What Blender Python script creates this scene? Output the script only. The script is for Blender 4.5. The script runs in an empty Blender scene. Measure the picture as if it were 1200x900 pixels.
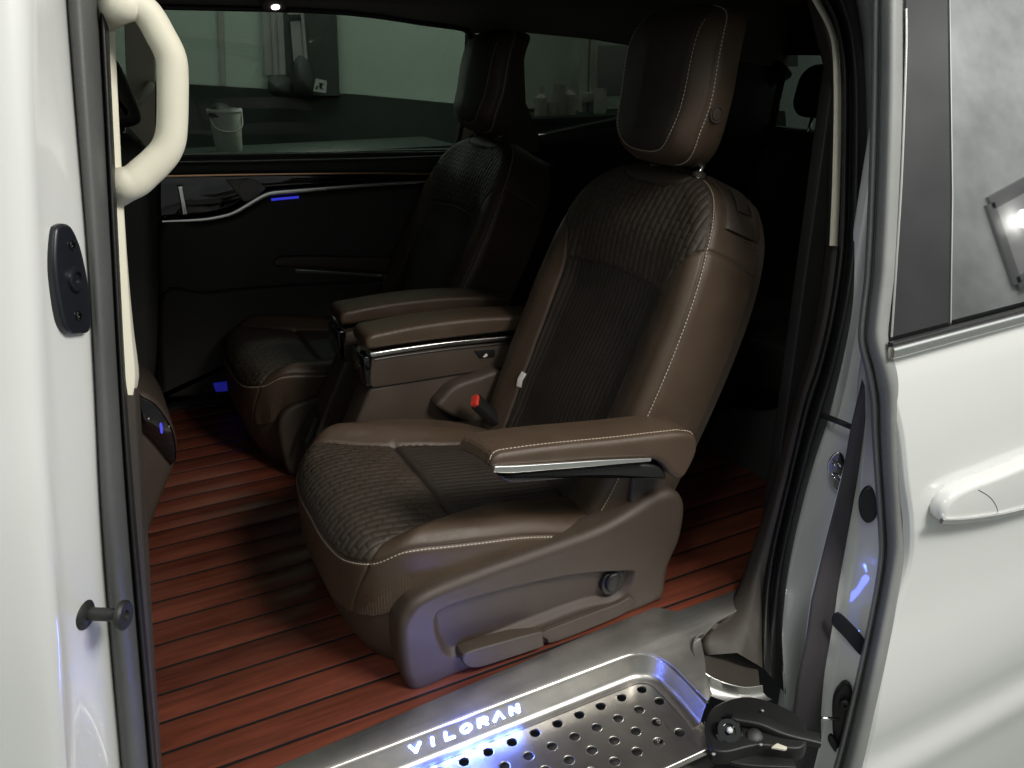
import bpy, math, random
import numpy as np
from mathutils import Vector
random.seed(7); np.random.seed(7)
sc = bpy.context.scene
COL = sc.collection
R_ = math.radians
# ------------------------------------------------------------------ camera
CAMH = 1.08; FPX = 960.0; PIT = math.atan((450-55)/FPX); AZ = R_(62.6)
cam_d = bpy.data.cameras.new('camera'); cam = bpy.data.objects.new('camera', cam_d); COL.objects.link(cam)
cam_d.sensor_width = 36; cam_d.lens = FPX/1200*36; cam_d.clip_start = .02; cam_d.clip_end = 200
cam.location = (0, 0, CAMH); cam.rotation_euler = (math.pi/2-PIT, 0, AZ-math.pi/2)
sc.camera = cam
# ------------------------------------------------------------------ world, lamps, exposure
W = bpy.data.worlds.new('World'); sc.world = W; W.use_nodes = True
bg = W.node_tree.nodes['Background']; bg.inputs[0].default_value = (.93, .97, .96, 1); bg.inputs[1].default_value = .50
def area(name, loc, target, size, power, col, spread=180):
    l = bpy.data.lights.new(name, 'AREA'); l.shape = 'RECTANGLE'; l.size, l.size_y = size; l.energy = power; l.color = col
    l.spread = R_(spread)
    o = bpy.data.objects.new(name, l); COL.objects.link(o); o.location = loc
    o.rotation_euler = (Vector(target)-Vector(loc)).to_track_quat('-Z', 'Y').to_euler()
    return o
area('garage_lamp_key', (1.6, -.85, 2.65), (.6, 1.3, .4), (.8, .8), 74, (1, .95, .88))
area('fill_light_door', (2.9, -1.5, 3.2), (1.7, .8, .3), (.4, .4), 34, (.97, 1, .98))  # added fill light, brightens the white sliding door
area('fill_light_left', (-1.15, -.75, 2.95), (.3, 1, .4), (.4, .7), 13, (.95, 1, .97))  # added fill light for the left pillar and the door jambs
area('wall_wash_fill', (9, -2.2, 4.2), (9, -4.2, 2.2), (7, .3), 170, (1, 1, .97))  # added wash light, brightens the wall mirrored in the door glass
area('garage_lamp_far', (1.2, 4.0, 3.4), (1.2, 5.5, .8), (1.5, .4), 78, (.94, 1, .95))
area('garage_lamp_rear', (3.7, 3.3, 3.0), (4.9, 4.8, .8), (.5, .8), 45, (.88, 1, .95))
sc.view_settings.view_transform = 'Standard'; sc.view_settings.look = 'None'
sc.view_settings.exposure = 0; sc.view_settings.gamma = 1; sc.view_settings.use_curve_mapping = False
# ------------------------------------------------------------------ measuring helpers: photo pixel + a known plane -> point in the van
_cp, _sp = math.cos(PIT), math.sin(PIT); _ca, _sa = math.cos(AZ), math.sin(AZ)
def _ray(u, v):
    x = (u-600)/FPX; y = (v-450)/FPX; dn = y*_cp+_sp; fw = _cp-_sp*y
    return np.array([fw*_ca+x*_sa, fw*_sa-x*_ca, -dn])
_C = np.array([0, 0, CAMH])
def PX(u, v, x): r = _ray(u, v); return _C+r*(x/r[0])
def PY(u, v, y): r = _ray(u, v); return _C+r*(y/r[1])
def PZ(u, v, z): r = _ray(u, v); return _C+r*((z-CAMH)/r[2])
# ------------------------------------------------------------------ materials
MATS = {}
def mat(name, col, rough=.5, metal=0, coat=0, bump=None, var=None, spec=.5, emit=None, aniso=0, coat_rough=.05):
    m = bpy.data.materials.new(name); m.use_nodes = True; nt = m.node_tree; b = nt.nodes['Principled BSDF']
    b.inputs['Base Color'].default_value = (*col, 1); b.inputs['Roughness'].default_value = rough; b.inputs['Metallic'].default_value = metal
    b.inputs['Coat Weight'].default_value = coat; b.inputs['Coat Roughness'].default_value = coat_rough
    b.inputs['Specular IOR Level'].default_value = spec; b.inputs['Anisotropic'].default_value = aniso
    if emit: b.inputs['Emission Color'].default_value = (*emit[0], 1); b.inputs['Emission Strength'].default_value = emit[1]
    tc = nt.nodes.new('ShaderNodeTexCoord')
    if bump:
        sc_, st, kind = bump
        if kind == 'vor':
            t = nt.nodes.new('ShaderNodeTexVoronoi'); t.feature = 'DISTANCE_TO_EDGE'; out = t.outputs['Distance']
        else:
            t = nt.nodes.new('ShaderNodeTexNoise'); t.inputs['Detail'].default_value = 5; out = t.outputs['Fac']
        t.inputs['Scale'].default_value = sc_; nt.links.new(tc.outputs['Object'], t.inputs['Vector'])
        bn = nt.nodes.new('ShaderNodeBump'); bn.inputs['Strength'].default_value = st; bn.inputs['Distance'].default_value = .002
        nt.links.new(out, bn.inputs['Height']); nt.links.new(bn.outputs[0], b.inputs['Normal'])
    if var:
        s, amt = var
        t = nt.nodes.new('ShaderNodeTexNoise'); t.inputs['Scale'].default_value = s; t.inputs['Detail'].default_value = 6; t.inputs['Roughness'].default_value = .65
        nt.links.new(tc.outputs['Object'], t.inputs['Vector'])
        r = nt.nodes.new('ShaderNodeMapRange'); r.inputs[1].default_value = .3; r.inputs[2].default_value = .7
        r.inputs[3].default_value = 1-amt; r.inputs[4].default_value = 1+amt; nt.links.new(t.outputs['Fac'], r.inputs[0])
        mx = nt.nodes.new('ShaderNodeMix'); mx.data_type = 'RGBA'; mx.blend_type = 'MULTIPLY'; mx.inputs[0].default_value = 1
        mx.inputs[6].default_value = (*col, 1); nt.links.new(r.outputs[0], mx.inputs[7]); nt.links.new(mx.outputs[2], b.inputs['Base Color'])
        r2 = nt.nodes.new('ShaderNodeMapRange'); r2.inputs[1].default_value = .3; r2.inputs[2].default_value = .7
        r2.inputs[3].default_value = max(.02, rough-.08); r2.inputs[4].default_value = min(1, rough+.08); nt.links.new(t.outputs['Fac'], r2.inputs[0]); nt.links.new(r2.outputs[0], b.inputs['Roughness'])
    MATS[name] = m; return m
LEATH = (.078, .052, .034)
M_leather = mat('brown_leather', LEATH, .42, bump=(480, .30, 'vor'), var=(14, .10))
M_quilt = mat('quilted_leather', (.052, .039, .029), .48, bump=(1400, .35, 'vor'), var=(18, .12))
M_stripe = mat('ribbed_leather', (.036, .028, .022), .52, bump=(1400, .35, 'vor'), var=(18, .12))
M_plas = mat('brown_plastic', (.064, .047, .035), .46, bump=(1600, .3, 'noise'), var=(9, .08))
M_thread = mat('cream_thread', (.62, .55, .44), .7)
M_black = mat('black_plastic', (.012, .012, .012), .42, bump=(900, .25, 'noise'))
M_dark = mat('charcoal_trim', (.026, .025, .022), .55, bump=(700, .3, 'noise'), var=(5, .15))
M_headl = mat('dark_headliner', (.16, .15, .13), .9, bump=(900, .5, 'noise'))
M_gloss = mat('piano_black', (.004, .004, .005), .06, coat=.6)
M_chrome = mat('satin_chrome', (.90, .90, .88), .24, 1)
M_bchrome = mat('bright_chrome', (.80, .80, .80), .07, 1)
M_copper = mat('copper_accent', (.75, .45, .28), .28, 1)
M_white = mat('white_paint', (.70, .71, .695), .30, coat=1, coat_rough=.03)
M_rubber = mat('grey_rubber', (.085, .087, .084), .50, bump=(500, .15, 'noise'), var=(6, .12))
M_rubpale = mat('pale_rubber', (.23, .235, .23), .5, bump=(500, .15, 'noise'), var=(6, .12))
M_rubdark = mat('black_rubber', (.018, .018, .017), .48, bump=(500, .15, 'noise'), var=(6, .12))
M_cream = mat('cream_trim', (.72, .69, .56), .5, bump=(1200, .2, 'noise'), var=(5, .04))
M_btrim = mat('dark_brown_trim', (.050, .042, .034), .5, bump=(900, .3, 'noise'), var=(6, .1))
M_red = mat('red_button', (.75, .06, .04), .35)
M_tag = mat('white_tag', (.75, .72, .66), .7)
M_strap = mat('dark_strap', (.045, .040, .046), .6, bump=(1500, .3, 'noise'))
M_navy = mat('dark_plug', (.010, .011, .016), .35)
M_letter = mat('lit_letter', (.6, .7, 1), .5, emit=((.12, .22, 1), 75))
M_blue = mat('blue_light_strip', (.1, .1, .6), .5, emit=((.05, .06, 1), .5))
M_bluedim = mat('painted_blue_glow', (.1, .1, .5), .5, emit=((.04, .045, 1), .12))  # emissive colour imitating blue light reflected low by the far door
M_dome = mat('dome_lamp', (.9, .85, 1), .4, emit=((.95, .85, 1), 5))
def steel(name, scale, r0=.22, r1=.42):
    m = mat(name, (.66, .64, .60), .30, 1); nt = m.node_tree; b = nt.nodes['Principled BSDF']
    tc = nt.nodes.new('ShaderNodeTexCoord'); mp = nt.nodes.new('ShaderNodeMapping'); mp.inputs['Scale'].default_value = scale
    n = nt.nodes.new('ShaderNodeTexNoise'); n.inputs['Scale'].default_value = 1; n.inputs['Detail'].default_value = 4
    nt.links.new(tc.outputs['Object'], mp.inputs[0]); nt.links.new(mp.outputs[0], n.inputs['Vector'])
    r = nt.nodes.new('ShaderNodeMapRange'); r.inputs[3].default_value = r0; r.inputs[4].default_value = r1
    nt.links.new(n.outputs['Fac'], r.inputs[0]); nt.links.new(r.outputs[0], b.inputs['Roughness'])
    bn = nt.nodes.new('ShaderNodeBump'); bn.inputs['Strength'].default_value = .12; bn.inputs['Distance'].default_value = .001
    nt.links.new(n.outputs['Fac'], bn.inputs['Height']); nt.links.new(bn.outputs[0], b.inputs['Normal'])
    n2 = nt.nodes.new('ShaderNodeTexNoise'); n2.inputs['Scale'].default_value = 12; n2.inputs['Detail'].default_value = 5
    nt.links.new(tc.outputs['Object'], n2.inputs['Vector'])
    cr = nt.nodes.new('ShaderNodeMapRange'); cr.inputs[1].default_value = .3; cr.inputs[2].default_value = .7; cr.inputs[3].default_value = .78; cr.inputs[4].default_value = 1.08
    nt.links.new(n2.outputs['Fac'], cr.inputs[0])
    mx = nt.nodes.new('ShaderNodeMix'); mx.data_type = 'RGBA'; mx.blend_type = 'MULTIPLY'; mx.inputs[0].default_value = 1
    mx.inputs[6].default_value = (.66, .64, .60, 1); nt.links.new(cr.outputs[0], mx.inputs[7]); nt.links.new(mx.outputs[2], b.inputs['Base Color'])
    return m
M_steel = steel('brushed_steel', (900, 10, 900))
M_steelx = steel('brushed_steel_sill', (10, 900, 900), .36, .58)
def glass(name, tint, ior, rough=.0):
    m = bpy.data.materials.new(name); m.use_nodes = True; nt = m.node_tree; nt.nodes.clear()
    o = nt.nodes.new('ShaderNodeOutputMaterial'); t = nt.nodes.new('ShaderNodeBsdfTransparent'); t.inputs[0].default_value = (*tint, 1)
    g = nt.nodes.new('ShaderNodeBsdfGlossy'); g.inputs['Roughness'].default_value = rough
    lw = nt.nodes.new('ShaderNodeLayerWeight'); lw.inputs[0].default_value = .5; pw = nt.nodes.new('ShaderNodeMath'); pw.operation = 'POWER'; pw.inputs[1].default_value = 5
    nt.links.new(lw.outputs['Facing'], pw.inputs[0]); f = nt.nodes.new('ShaderNodeMath'); f.operation = 'MULTIPLY_ADD'; f.inputs[1].default_value = .9; f.inputs[2].default_value = .03; nt.links.new(pw.outputs[0], f.inputs[0]); mx = nt.nodes.new('ShaderNodeMixShader')
    nt.links.new(f.outputs[0], mx.inputs[0]); nt.links.new(t.outputs[0], mx.inputs[1]); nt.links.new(g.outputs[0], mx.inputs[2]); nt.links.new(mx.outputs[0], o.inputs[0])
    MATS[name] = m; return m
M_tint = glass('tinted_glass', (.36, .39, .36), 1.45)
M_dtint = glass('dark_tinted_glass', (.20, .21, .19), 1.45)
M_priv = mat('privacy_glass', (.008, .009, .010), .02, spec=1.0, coat=1, coat_rough=.0)
M_priv.node_tree.nodes['Principled BSDF'].inputs['IOR'].default_value = 2.3
def wood():
    m = bpy.data.materials.new('red_wood'); m.use_nodes = True; nt = m.node_tree; b = nt.nodes['Principled BSDF']; L = nt.links
    tc = nt.nodes.new('ShaderNodeTexCoord'); oi = nt.nodes.new('ShaderNodeObjectInfo')
    off = nt.nodes.new('ShaderNodeVectorMath'); off.operation = 'ADD'
    sc3 = nt.nodes.new('ShaderNodeVectorMath'); sc3.operation = 'SCALE'; sc3.inputs[3].default_value = 37
    cmb = nt.nodes.new('ShaderNodeCombineXYZ')
    for i in range(3): L.new(oi.outputs['Random'], cmb.inputs[i])
    L.new(cmb.outputs[0], sc3.inputs[0]); L.new(tc.outputs['Object'], off.inputs[0]); L.new(sc3.outputs[0], off.inputs[1])
    mp = nt.nodes.new('ShaderNodeMapping'); mp.inputs['Scale'].default_value = (4.5, 70, 20); L.new(off.outputs[0], mp.inputs[0])
    n = nt.nodes.new('ShaderNodeTexNoise'); n.inputs['Scale'].default_value = 1; n.inputs['Detail'].default_value = 8; n.inputs['Roughness'].default_value = .62; n.inputs['Distortion'].default_value = .7
    L.new(mp.outputs[0], n.inputs['Vector'])
    mp2 = nt.nodes.new('ShaderNodeMapping'); mp2.inputs['Scale'].default_value = (3, 9, 5); L.new(off.outputs[0], mp2.inputs[0])
    n2 = nt.nodes.new('ShaderNodeTexNoise'); n2.inputs['Scale'].default_value = 1; n2.inputs['Detail'].default_value = 4; L.new(mp2.outputs[0], n2.inputs['Vector'])
    cr = nt.nodes.new('ShaderNodeValToRGB'); e = cr.color_ramp.elements
    e[0].position = .28; e[0].color = (.060, .016, .010, 1); e[1].position = .74; e[1].color = (.225, .056, .030, 1)
    el = cr.color_ramp.elements.new(.5); el.color = (.122, .033, .018, 1)
    ad = nt.nodes.new('ShaderNodeMath'); ad.operation = 'MULTIPLY_ADD'; ad.inputs[1].default_value = .62
    ad2 = nt.nodes.new('ShaderNodeMath'); ad2.operation = 'MULTIPLY_ADD'; ad2.inputs[1].default_value = .50; 
    L.new(n2.outputs['Fac'], ad2.inputs[0]); L.new(n.outputs['Fac'], ad.inputs[0]); L.new(ad2.outputs[0], ad.inputs[2])
    rnd = nt.nodes.new('ShaderNodeMapRange'); rnd.inputs[3].default_value = -.14; rnd.inputs[4].default_value = .02; L.new(oi.outputs['Random'], rnd.inputs[0]); L.new(rnd.outputs[0], ad2.inputs[2])
    L.new(ad.outputs[0], cr.inputs[0]); L.new(cr.outputs[0], b.inputs['Base Color'])
    rr_ = nt.nodes.new('ShaderNodeMapRange'); rr_.inputs[1].default_value = .3; rr_.inputs[2].default_value = .7; rr_.inputs[3].default_value = .26; rr_.inputs[4].default_value = .50; L.new(n2.outputs['Fac'], rr_.inputs[0]); L.new(rr_.outputs[0], b.inputs['Roughness'])
    bn = nt.nodes.new('ShaderNodeBump'); bn.inputs['Strength'].default_value = .15; bn.inputs['Distance'].default_value = .001; L.new(n.outputs['Fac'], bn.inputs['Height']); L.new(bn.outputs[0], b.inputs['Normal'])
    return m
M_wood = wood()
# ------------------------------------------------------------------ object helpers
def tag(o, label, cat, group=None):
    o['label'] = label; o['category'] = cat
    if group: o['group'] = group
    return o
def empty(name, loc=(0, 0, 0), label=None, cat=None, group=None):
    o = bpy.data.objects.new(name, None); COL.objects.link(o); o.location = loc; o.empty_display_size = .1
    if label: tag(o, label, cat, group)
    return o
def mk(name, V, F, m, parent=None, smooth=True, sharp=None):
    """V world (or parent-local when parent carries a location) vertices"""
    me = bpy.data.meshes.new(name); V = np.asarray(V, float)
    me.from_pydata(V.tolist(), [], [list(map(int, f)) for f in F] if not isinstance(F, np.ndarray) else F.tolist()); me.validate()
    me.materials.append(m)
    if smooth:
        me.polygons.foreach_set('use_smooth', np.ones(len(me.polygons), bool))
    o = bpy.data.objects.new(name, me); COL.objects.link(o); o.parent = parent
    if smooth and sharp:
        try: me.set_sharp_from_angle(angle=R_(sharp))
        except Exception: pass
    return o
def cat_(P, n, closed=False):
    """Catmull-Rom resample of points into n samples by arc length"""
    P = np.asarray(P, float); k = len(P)
    if closed: Q = np.vstack([P[-1], P, P[0], P[1]]); segs = k
    else: Q = np.vstack([2*P[0]-P[1], P, 2*P[-1]-P[-2]]); segs = k-1
    out = []
    t = np.linspace(0, 1, 14, endpoint=False)[:, None]
    for i in range(segs):
        p0, p1, p2, p3 = Q[i], Q[i+1], Q[i+2], Q[i+3]
        out.append(.5*((2*p1)+(-p0+p2)*t+(2*p0-5*p1+4*p2-p3)*t**2+(-p0+3*p1-3*p2+p3)*t**3))
    out = np.vstack(out+[P[:1] if closed else P[-1:]])
    return resamp(out, n, closed)
def resamp(out, n, closed=False):
    out = np.asarray(out, float)
    d = np.r_[0, np.cumsum(np.linalg.norm(np.diff(out, axis=0), axis=1))]
    s = np.linspace(0, d[-1], n, endpoint=not closed)
    return np.stack([np.interp(s, d, out[:, j]) for j in range(out.shape[1])], 1)
def lin_(P, n, closed=False):
    P = np.asarray(P, float)
    return resamp(np.vstack([P, P[:1]]) if closed else P, n, closed)
def gridfaces(nr, nc, wrap=False):
    i = np.arange(nr-1)[:, None]; j = np.arange(nc if wrap else nc-1)[None, :]; j2 = (j+1) % nc
    a = i*nc+j; b = i*nc+j2; c = (i+1)*nc+j2; d = (i+1)*nc+j
    return np.stack([a, b, c, d], -1).reshape(-1, 4)
def ribbon(name, edges, m, parent=None, n=60, across=4, flip=False, smooth_across=False, sharp=None):
    """surface lofted through a few edge curves (each a short list of points)"""
    E = np.stack([cat_(e, n) for e in edges])          # k,n,3
    if smooth_across:
        k = (len(edges)-1)*across+1
        G = np.stack([cat_(E[:, i], k) for i in range(n)], 1)
    else:
        rows = []
        for a, b in zip(E[:-1], E[1:]):
            for t in np.linspace(0, 1, across, endpoint=False): rows.append(a*(1-t)+b*t)
        rows.append(E[-1]); G = np.stack(rows)
    F = gridfaces(G.shape[0], n)
    if flip: F = F[:, ::-1]
    return mk(name, G.reshape(-1, 3), F, m, parent, sharp=sharp)
def sweep(name, path, prof, m, parent=None, up=(0, 0, 1), closed=False, caps=True, scale=None, sharp=40):
    """profile (list of (side, up)) swept along a path"""
    P = np.asarray(path, float); n = len(P); T = np.gradient(P, axis=0)
    if closed: T = np.roll(P, -1, 0)-np.roll(P, 1, 0)
    T /= np.linalg.norm(T, axis=1)[:, None]+1e-12
    U = np.asarray(up, float); S = np.cross(T, U); S /= np.linalg.norm(S, axis=1)[:, None]+1e-9; U2 = np.cross(S, T)
    pr = np.asarray(prof, float); k = len(pr)
    sc_ = np.ones(n) if scale is None else np.asarray(scale)
    V = P[:, None]+(S[:, None]*pr[None, :, :1]+U2[:, None]*pr[None, :, 1:])*sc_[:, None, None]
    F = gridfaces(n+1 if closed else n, k, True)
    if closed: F = F % (n*k)
    F = F.tolist()
    if caps and not closed: F += [list(range(k))[::-1], list(range((n-1)*k, n*k))]
    return mk(name, V.reshape(-1, 3), F, m, parent, sharp=sharp)
def circ(r, k=12, ry=None):
    a = np.linspace(0, 2*math.pi, k, endpoint=False); return np.stack([r*np.cos(a), (ry or r)*np.sin(a)], 1)
def rrect(w, h, r, k=4):
    pts = []
    for cx, cy, a0 in ((w/2-r, h/2-r, 0), (-w/2+r, h/2-r, 90), (-w/2+r, -h/2+r, 180), (w/2-r, -h/2+r, 270)):
        for i in range(k+1):
            a = R_(a0+90*i/k); pts.append((cx+r*math.cos(a), cy+r*math.sin(a)))
    return np.array(pts)
def area2(P): x, y = P[:, 0], P[:, 1]; return .5*np.sum(x*np.roll(y, -1)-y*np.roll(x, -1))
def inset(P, d):
    """offset closed CCW polygon inward by d"""
    T = np.roll(P, -1, 0)-np.roll(P, 1, 0); T /= np.linalg.norm(T, axis=1)[:, None]+1e-12
    return P+np.stack([-T[:, 1], T[:, 0]], 1)*d
def slab(name, outline, R, D, fn, m, parent=None, K=4, sharp=35, back=True):
    """rounded-edge plate: 2D outline, depth D, edge radius R; fn(u,w,d)->3D (d = depth behind the face)"""
    P = np.asarray(outline, float)
    if area2(P) < 0: P = P[::-1]
    rings = []
    for k in range(K+1):
        f = k/K*math.pi/2; rings.append((R*(1-math.sin(f)), R*(1-math.cos(f))))
    if back:
        for k in range(K, -1, -1):
            f = k/K*math.pi/2; rings.append((R*(1-math.sin(f)), D-R*(1-math.cos(f))))
    else: rings.append((0, D))
    n = len(P); V = []
    for ins, dep in rings:
        Q = inset(P, ins); V += [fn(a, b, dep) for a, b in Q]
    F = gridfaces(len(rings), n, True).tolist()
    F += [list(range(n))[::-1], list(range((len(rings)-1)*n, len(rings)*n))]
    return mk(name, V, F, m, parent, sharp=sharp)
def box(name, lo, hi, m, parent=None, r=.004):
    lo, hi = np.array(lo, float), np.array(hi, float); w = hi-lo
    r = min(r, .45*min(w))
    O = rrect(w[0], w[1], max(r, 1e-4), 3)+(lo[:2]+hi[:2])/2
    return slab(name, O, r*.8, w[2], lambda a, b, d: (a, b, hi[2]-d), m, parent, K=3)
def ysl(y0):           # plate facing the door opening (-y)
    return lambda a, b, d: (a, y0+d, b)
def tube(name, path, r, m, parent=None, n=None, k=12, up=(0, 0, 1)):
    p = cat_(path, n or 6*len(path)) if len(path) > 2 else np.asarray(path, float)
    return sweep(name, p, circ(r, k), m, parent, up=up, sharp=None)
def lathe(name, prof, origin, axis, m, parent=None, k=28, sharp=35):
    """prof list of (r, along)"""
    ax = Vector(axis).normalized(); a = ax.orthogonal().normalized(); b = ax.cross(a)
    ax, a, b = np.array(ax), np.array(a), np.array(b); V = []
    for r, h in prof:
        for i in range(k):
            t = 2*math.pi*i/k; V.append(np.array(origin)+ax*h+(a*math.cos(t)+b*math.sin(t))*r)
    F = gridfaces(len(prof), k, True).tolist()+[list(range(k))[::-1], list(range((len(prof)-1)*k, len(prof)*k))]
    return mk(name, V, F, m, parent, sharp=sharp)
def sstep(a, b, x): t = np.clip((x-a)/(b-a), 0, 1); return t*t*(3-2*t)
def segdist(p, P, closed=False, full=False):
    """distance from points p (n,2) to polyline P; returns dist, closest, seg index"""
    best = np.full(len(p), 1e9); cl = np.zeros_like(p); par = np.zeros(len(p))
    A = P; B = np.roll(P, -1, 0)
    m_ = len(P) if closed else len(P)-1
    for i in range(m_):
        a, b = A[i], B[i]; ab = b-a; L2 = ab@ab+1e-15
        t = np.clip(((p-a)@ab)/L2, 0, 1); c = a+t[:, None]*ab; d = ((p-c)**2).sum(1)
        w = d < best; best[w] = d[w]; cl[w] = c[w]; par[w] = i+t[w]
    return (np.sqrt(best), cl, par) if full else (np.sqrt(best), cl)
def inside(p, P):
    x, y = p[:, 0], p[:, 1]; r = np.zeros(len(p), bool); j = len(P)-1
    for i in range(len(P)):
        xi, yi = P[i]; xj, yj = P[j]
        c = ((yi > y) != (yj > y)) & (x < (xj-xi)*(y-yi)/(yj-yi+1e-15)+xi); r ^= c; j = i
    return r
class Pillow:
    """upholstered face: planar outline, height field h, edge fillet R folding into side walls of depth D"""
    def __init__(s, outline, h, R, D, disp=None, fn=None):
        s.O = np.asarray(outline, float); s.h = h; s.R = R; s.D = D; s.disp = disp; s.fn = fn
        s.tmax = math.pi*R/2+D-R
    def ev(s, p):
        ins = inside(p, s.O); d, c = segdist(p, s.O[::6], True); need = ~(ins & (d > s.R+.02))
        d[need], c[need], pr_ = segdist(p[need], s.O, True, True); sd = np.where(ins, -d, d); s.rawt = sd+s.R; sd = np.minimum(sd, s.tmax-s.R)
        n = np.zeros_like(p); T_ = np.roll(s.O, -1, 0)-np.roll(s.O, 1, 0); N_ = np.stack([T_[:, 1], -T_[:, 0]], 1); N_ /= np.linalg.norm(N_, axis=1)[:, None]
        for _ in range(3): N_ = np.roll(N_, 1, 0)*.25+N_*.5+np.roll(N_, -1, 0)*.25
        i_ = pr_.astype(int) % len(s.O); f_ = (pr_-np.floor(pr_))[:, None]; nn_ = N_[i_]*(1-f_)+N_[(i_+1) % len(s.O)]*f_; n[need] = nn_/np.linalg.norm(nn_, axis=1)[:, None]; R = s.R; t = sd+R
        cin = c-n*R; phi = np.clip(t/R, 0, math.pi/2)
        fold = t > 0
        pos = np.where(fold[:, None], cin+n*(R*np.sin(phi))[:, None], p)
        dep = np.where(fold, -R*(1-np.cos(phi))-np.maximum(0, t-math.pi*R/2), 0)
        z = s.h(pos)+dep
        nz = np.where(fold, np.cos(phi), 1); nn = np.where(fold[:, None], n*np.sin(phi)[:, None], 0)
        if s.disp is not None:
            dd = s.disp(p); pos = pos+nn*dd[:, None]; z = z+nz*dd
        return pos, z, np.concatenate([nn, nz[:, None]], 1), t
    def build(s, g, regions, parent, over=.0, sub=False):
        """regions: list of (name, material, mask fn on face centres); first match wins; last is the rest"""
        e = s.tmax-s.R+over+g*2; lo = s.O.min(0)-e; hi = s.O.max(0)+e
        xs = np.arange(lo[0], hi[0]+g, g); ys = np.arange(lo[1], hi[1]+g, g)
        X, Y = np.meshgrid(xs, ys); p = np.stack([X.ravel(), Y.ravel()], 1)
        pos, z, nn, t = s.ev(p); V = s.fn(pos, z)
        # pull points just past the hem back onto it, so the hem is clean
        F = gridfaces(len(ys), len(xs)); ok = (s.rawt[F] < s.tmax).any(1); F = F[ok]; cen = p[F].mean(1)
        left = np.ones(len(F), bool); outs = []
        for name, m, mask in regions:
            sel = (left & mask(cen)) if mask is not None else left.copy()
            left = left & ~sel; f = F[sel]
            if len(f) == 0: continue
            u, inv = np.unique(f, return_inverse=True)
            outs.append(mk(name, V[u], inv.reshape(-1, 4), m, outs[0] if (outs and sub) else parent))
        return outs
    def at(s, pts, lift=0):
        pos, z, nn, t = s.ev(np.asarray(pts, float)); 
        a = s.fn(pos, z); 
        if lift: a = s.fn(pos+nn[:, :2]*lift, z+nn[:, 2]*lift)
        return a
    def stitches(s, name, lines, parent, step=.0072, w=.0013, frac=.66, lift=.0006):
        """short thread dashes along polylines given in face coordinates"""
        V = []; F = []
        for L in lines:
            L = np.asarray(L, float); le = np.linalg.norm(np.diff(L, axis=0), axis=1).sum(); n = max(2, int(le/step))
            q = resamp(L, n*2+1); A = s.at(q[0:-1:2], lift); Bm = s.at(q[1::2], lift); N = s.at(q[0:-1:2], lift+.002)-A
            for a, b, nv in zip(A, Bm, N):
                t = (b-a); l = np.linalg.norm(t)+1e-9; t /= l; nv = nv/(np.linalg.norm(nv)+1e-9); sd = np.cross(t, nv)
                b = a+t*step*frac; base = len(V)
                for pp, k in ((a, .5), ((a+b)/2, 1), (b, .5)):
                    for cx, cy in ((-1, 0), (0, 1), (1, 0), (0, -1)): V.append(pp+sd*cx*w*k+nv*cy*w*k*.8)
                for r in range(2):
                    for q4 in range(4): F.append((base+r*4+q4, base+r*4+(q4+1) % 4, base+r*4+4+(q4+1) % 4, base+r*4+4+q4))
        o = mk(name, V, F, M_thread, parent); o['kind'] = 'stuff'; return o
def offs(O, d): return inset(O, -d)      # outline pushed outward
def copy_tree(o, parent=None):
    c = o.copy(); COL.objects.link(c); c.parent = parent
    for ch in list(o.children): copy_tree(ch, c)
    return c
def rebase(root, loc):
    """root built at the origin in world coordinates -> move its origin to the thing's base"""
    from mathutils import Matrix
    T = Matrix.Translation(-Vector(loc))
    def go(o):
        for ch in o.children:
            if ch.type == 'MESH': ch.data.transform(T)
            go(ch)
    if root.type == 'MESH': root.data.transform(T)
    go(root); root.location = Vector(loc)
    return root
# ================================================================== GARAGE SURROUNDINGS (seen through the windows)
def structure(o): o['kind'] = 'structure'; return o
M_ground = mat('garage_floor_paint', (.16, .17, .16), .6, var=(3, .2))
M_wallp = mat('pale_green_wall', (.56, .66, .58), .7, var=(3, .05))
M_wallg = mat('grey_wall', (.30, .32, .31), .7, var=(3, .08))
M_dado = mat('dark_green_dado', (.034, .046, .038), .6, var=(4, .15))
M_board = mat('grey_board', (.42, .42, .40), .6, var=(8, .1))
M_darkgrey = mat('dark_column_paint', (.075, .08, .075), .7, var=(6, .15))  # plain dark grey, used on the column, coat and bag
M_bucket = mat('pale_bucket_plastic', (.58, .62, .56), .5, var=(10, .06))
GZ = -.62
structure(mk('ground', [(-12, -8, GZ), (14, -8, GZ), (14, 16, GZ), (-12, 16, GZ)], [(0, 1, 2, 3)], M_ground, smooth=False))
wa = PY(150, 60, 5.6); wb = PY(800, 60, 4.3)
wdir = (wb-wa)[:2]; wdir /= np.linalg.norm(wdir); wn = np.array([wdir[1], -wdir[0]])       # toward the van
wa2 = wa[:2]-wdir*4; wb2 = wb[:2]+wdir*.6
def WP(u, v, off=0):                       # photo pixel on the garage wall
    r = _ray(u, v); p0 = np.array([*wa[:2]]) + wn*off
    t = (p0@wn)/(r[:2]@wn); return _C+r*t
def wallbox(name, pts, off, th, m, parent=None):
    """thin plate on the garage wall through pixel corners"""
    f = [WP(u, v, off) for u, v in pts]; b = [p-np.array([*wn, 0])*th for p in f]; n = len(pts)
    return mk(name, f+b, [list(range(n)), list(range(n, 2*n))[::-1]]+[[i, (i+1) % n, n+(i+1) % n, n+i] for i in range(n)], m, parent, smooth=False)
gw = structure(mk('garage_wall', [(*wa2, GZ), (*wb2, GZ), (*wb2, 3.6), (*wa2, 3.6)], [(0, 1, 2, 3)], M_wallp, smooth=False))
structure(wallbox('garage_wall_dado', [(-200, 60), (190, 97), (420, 111), (548, 123), (800, 138), (800, 520), (-200, 900)], .05, .04, M_dado))
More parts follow.
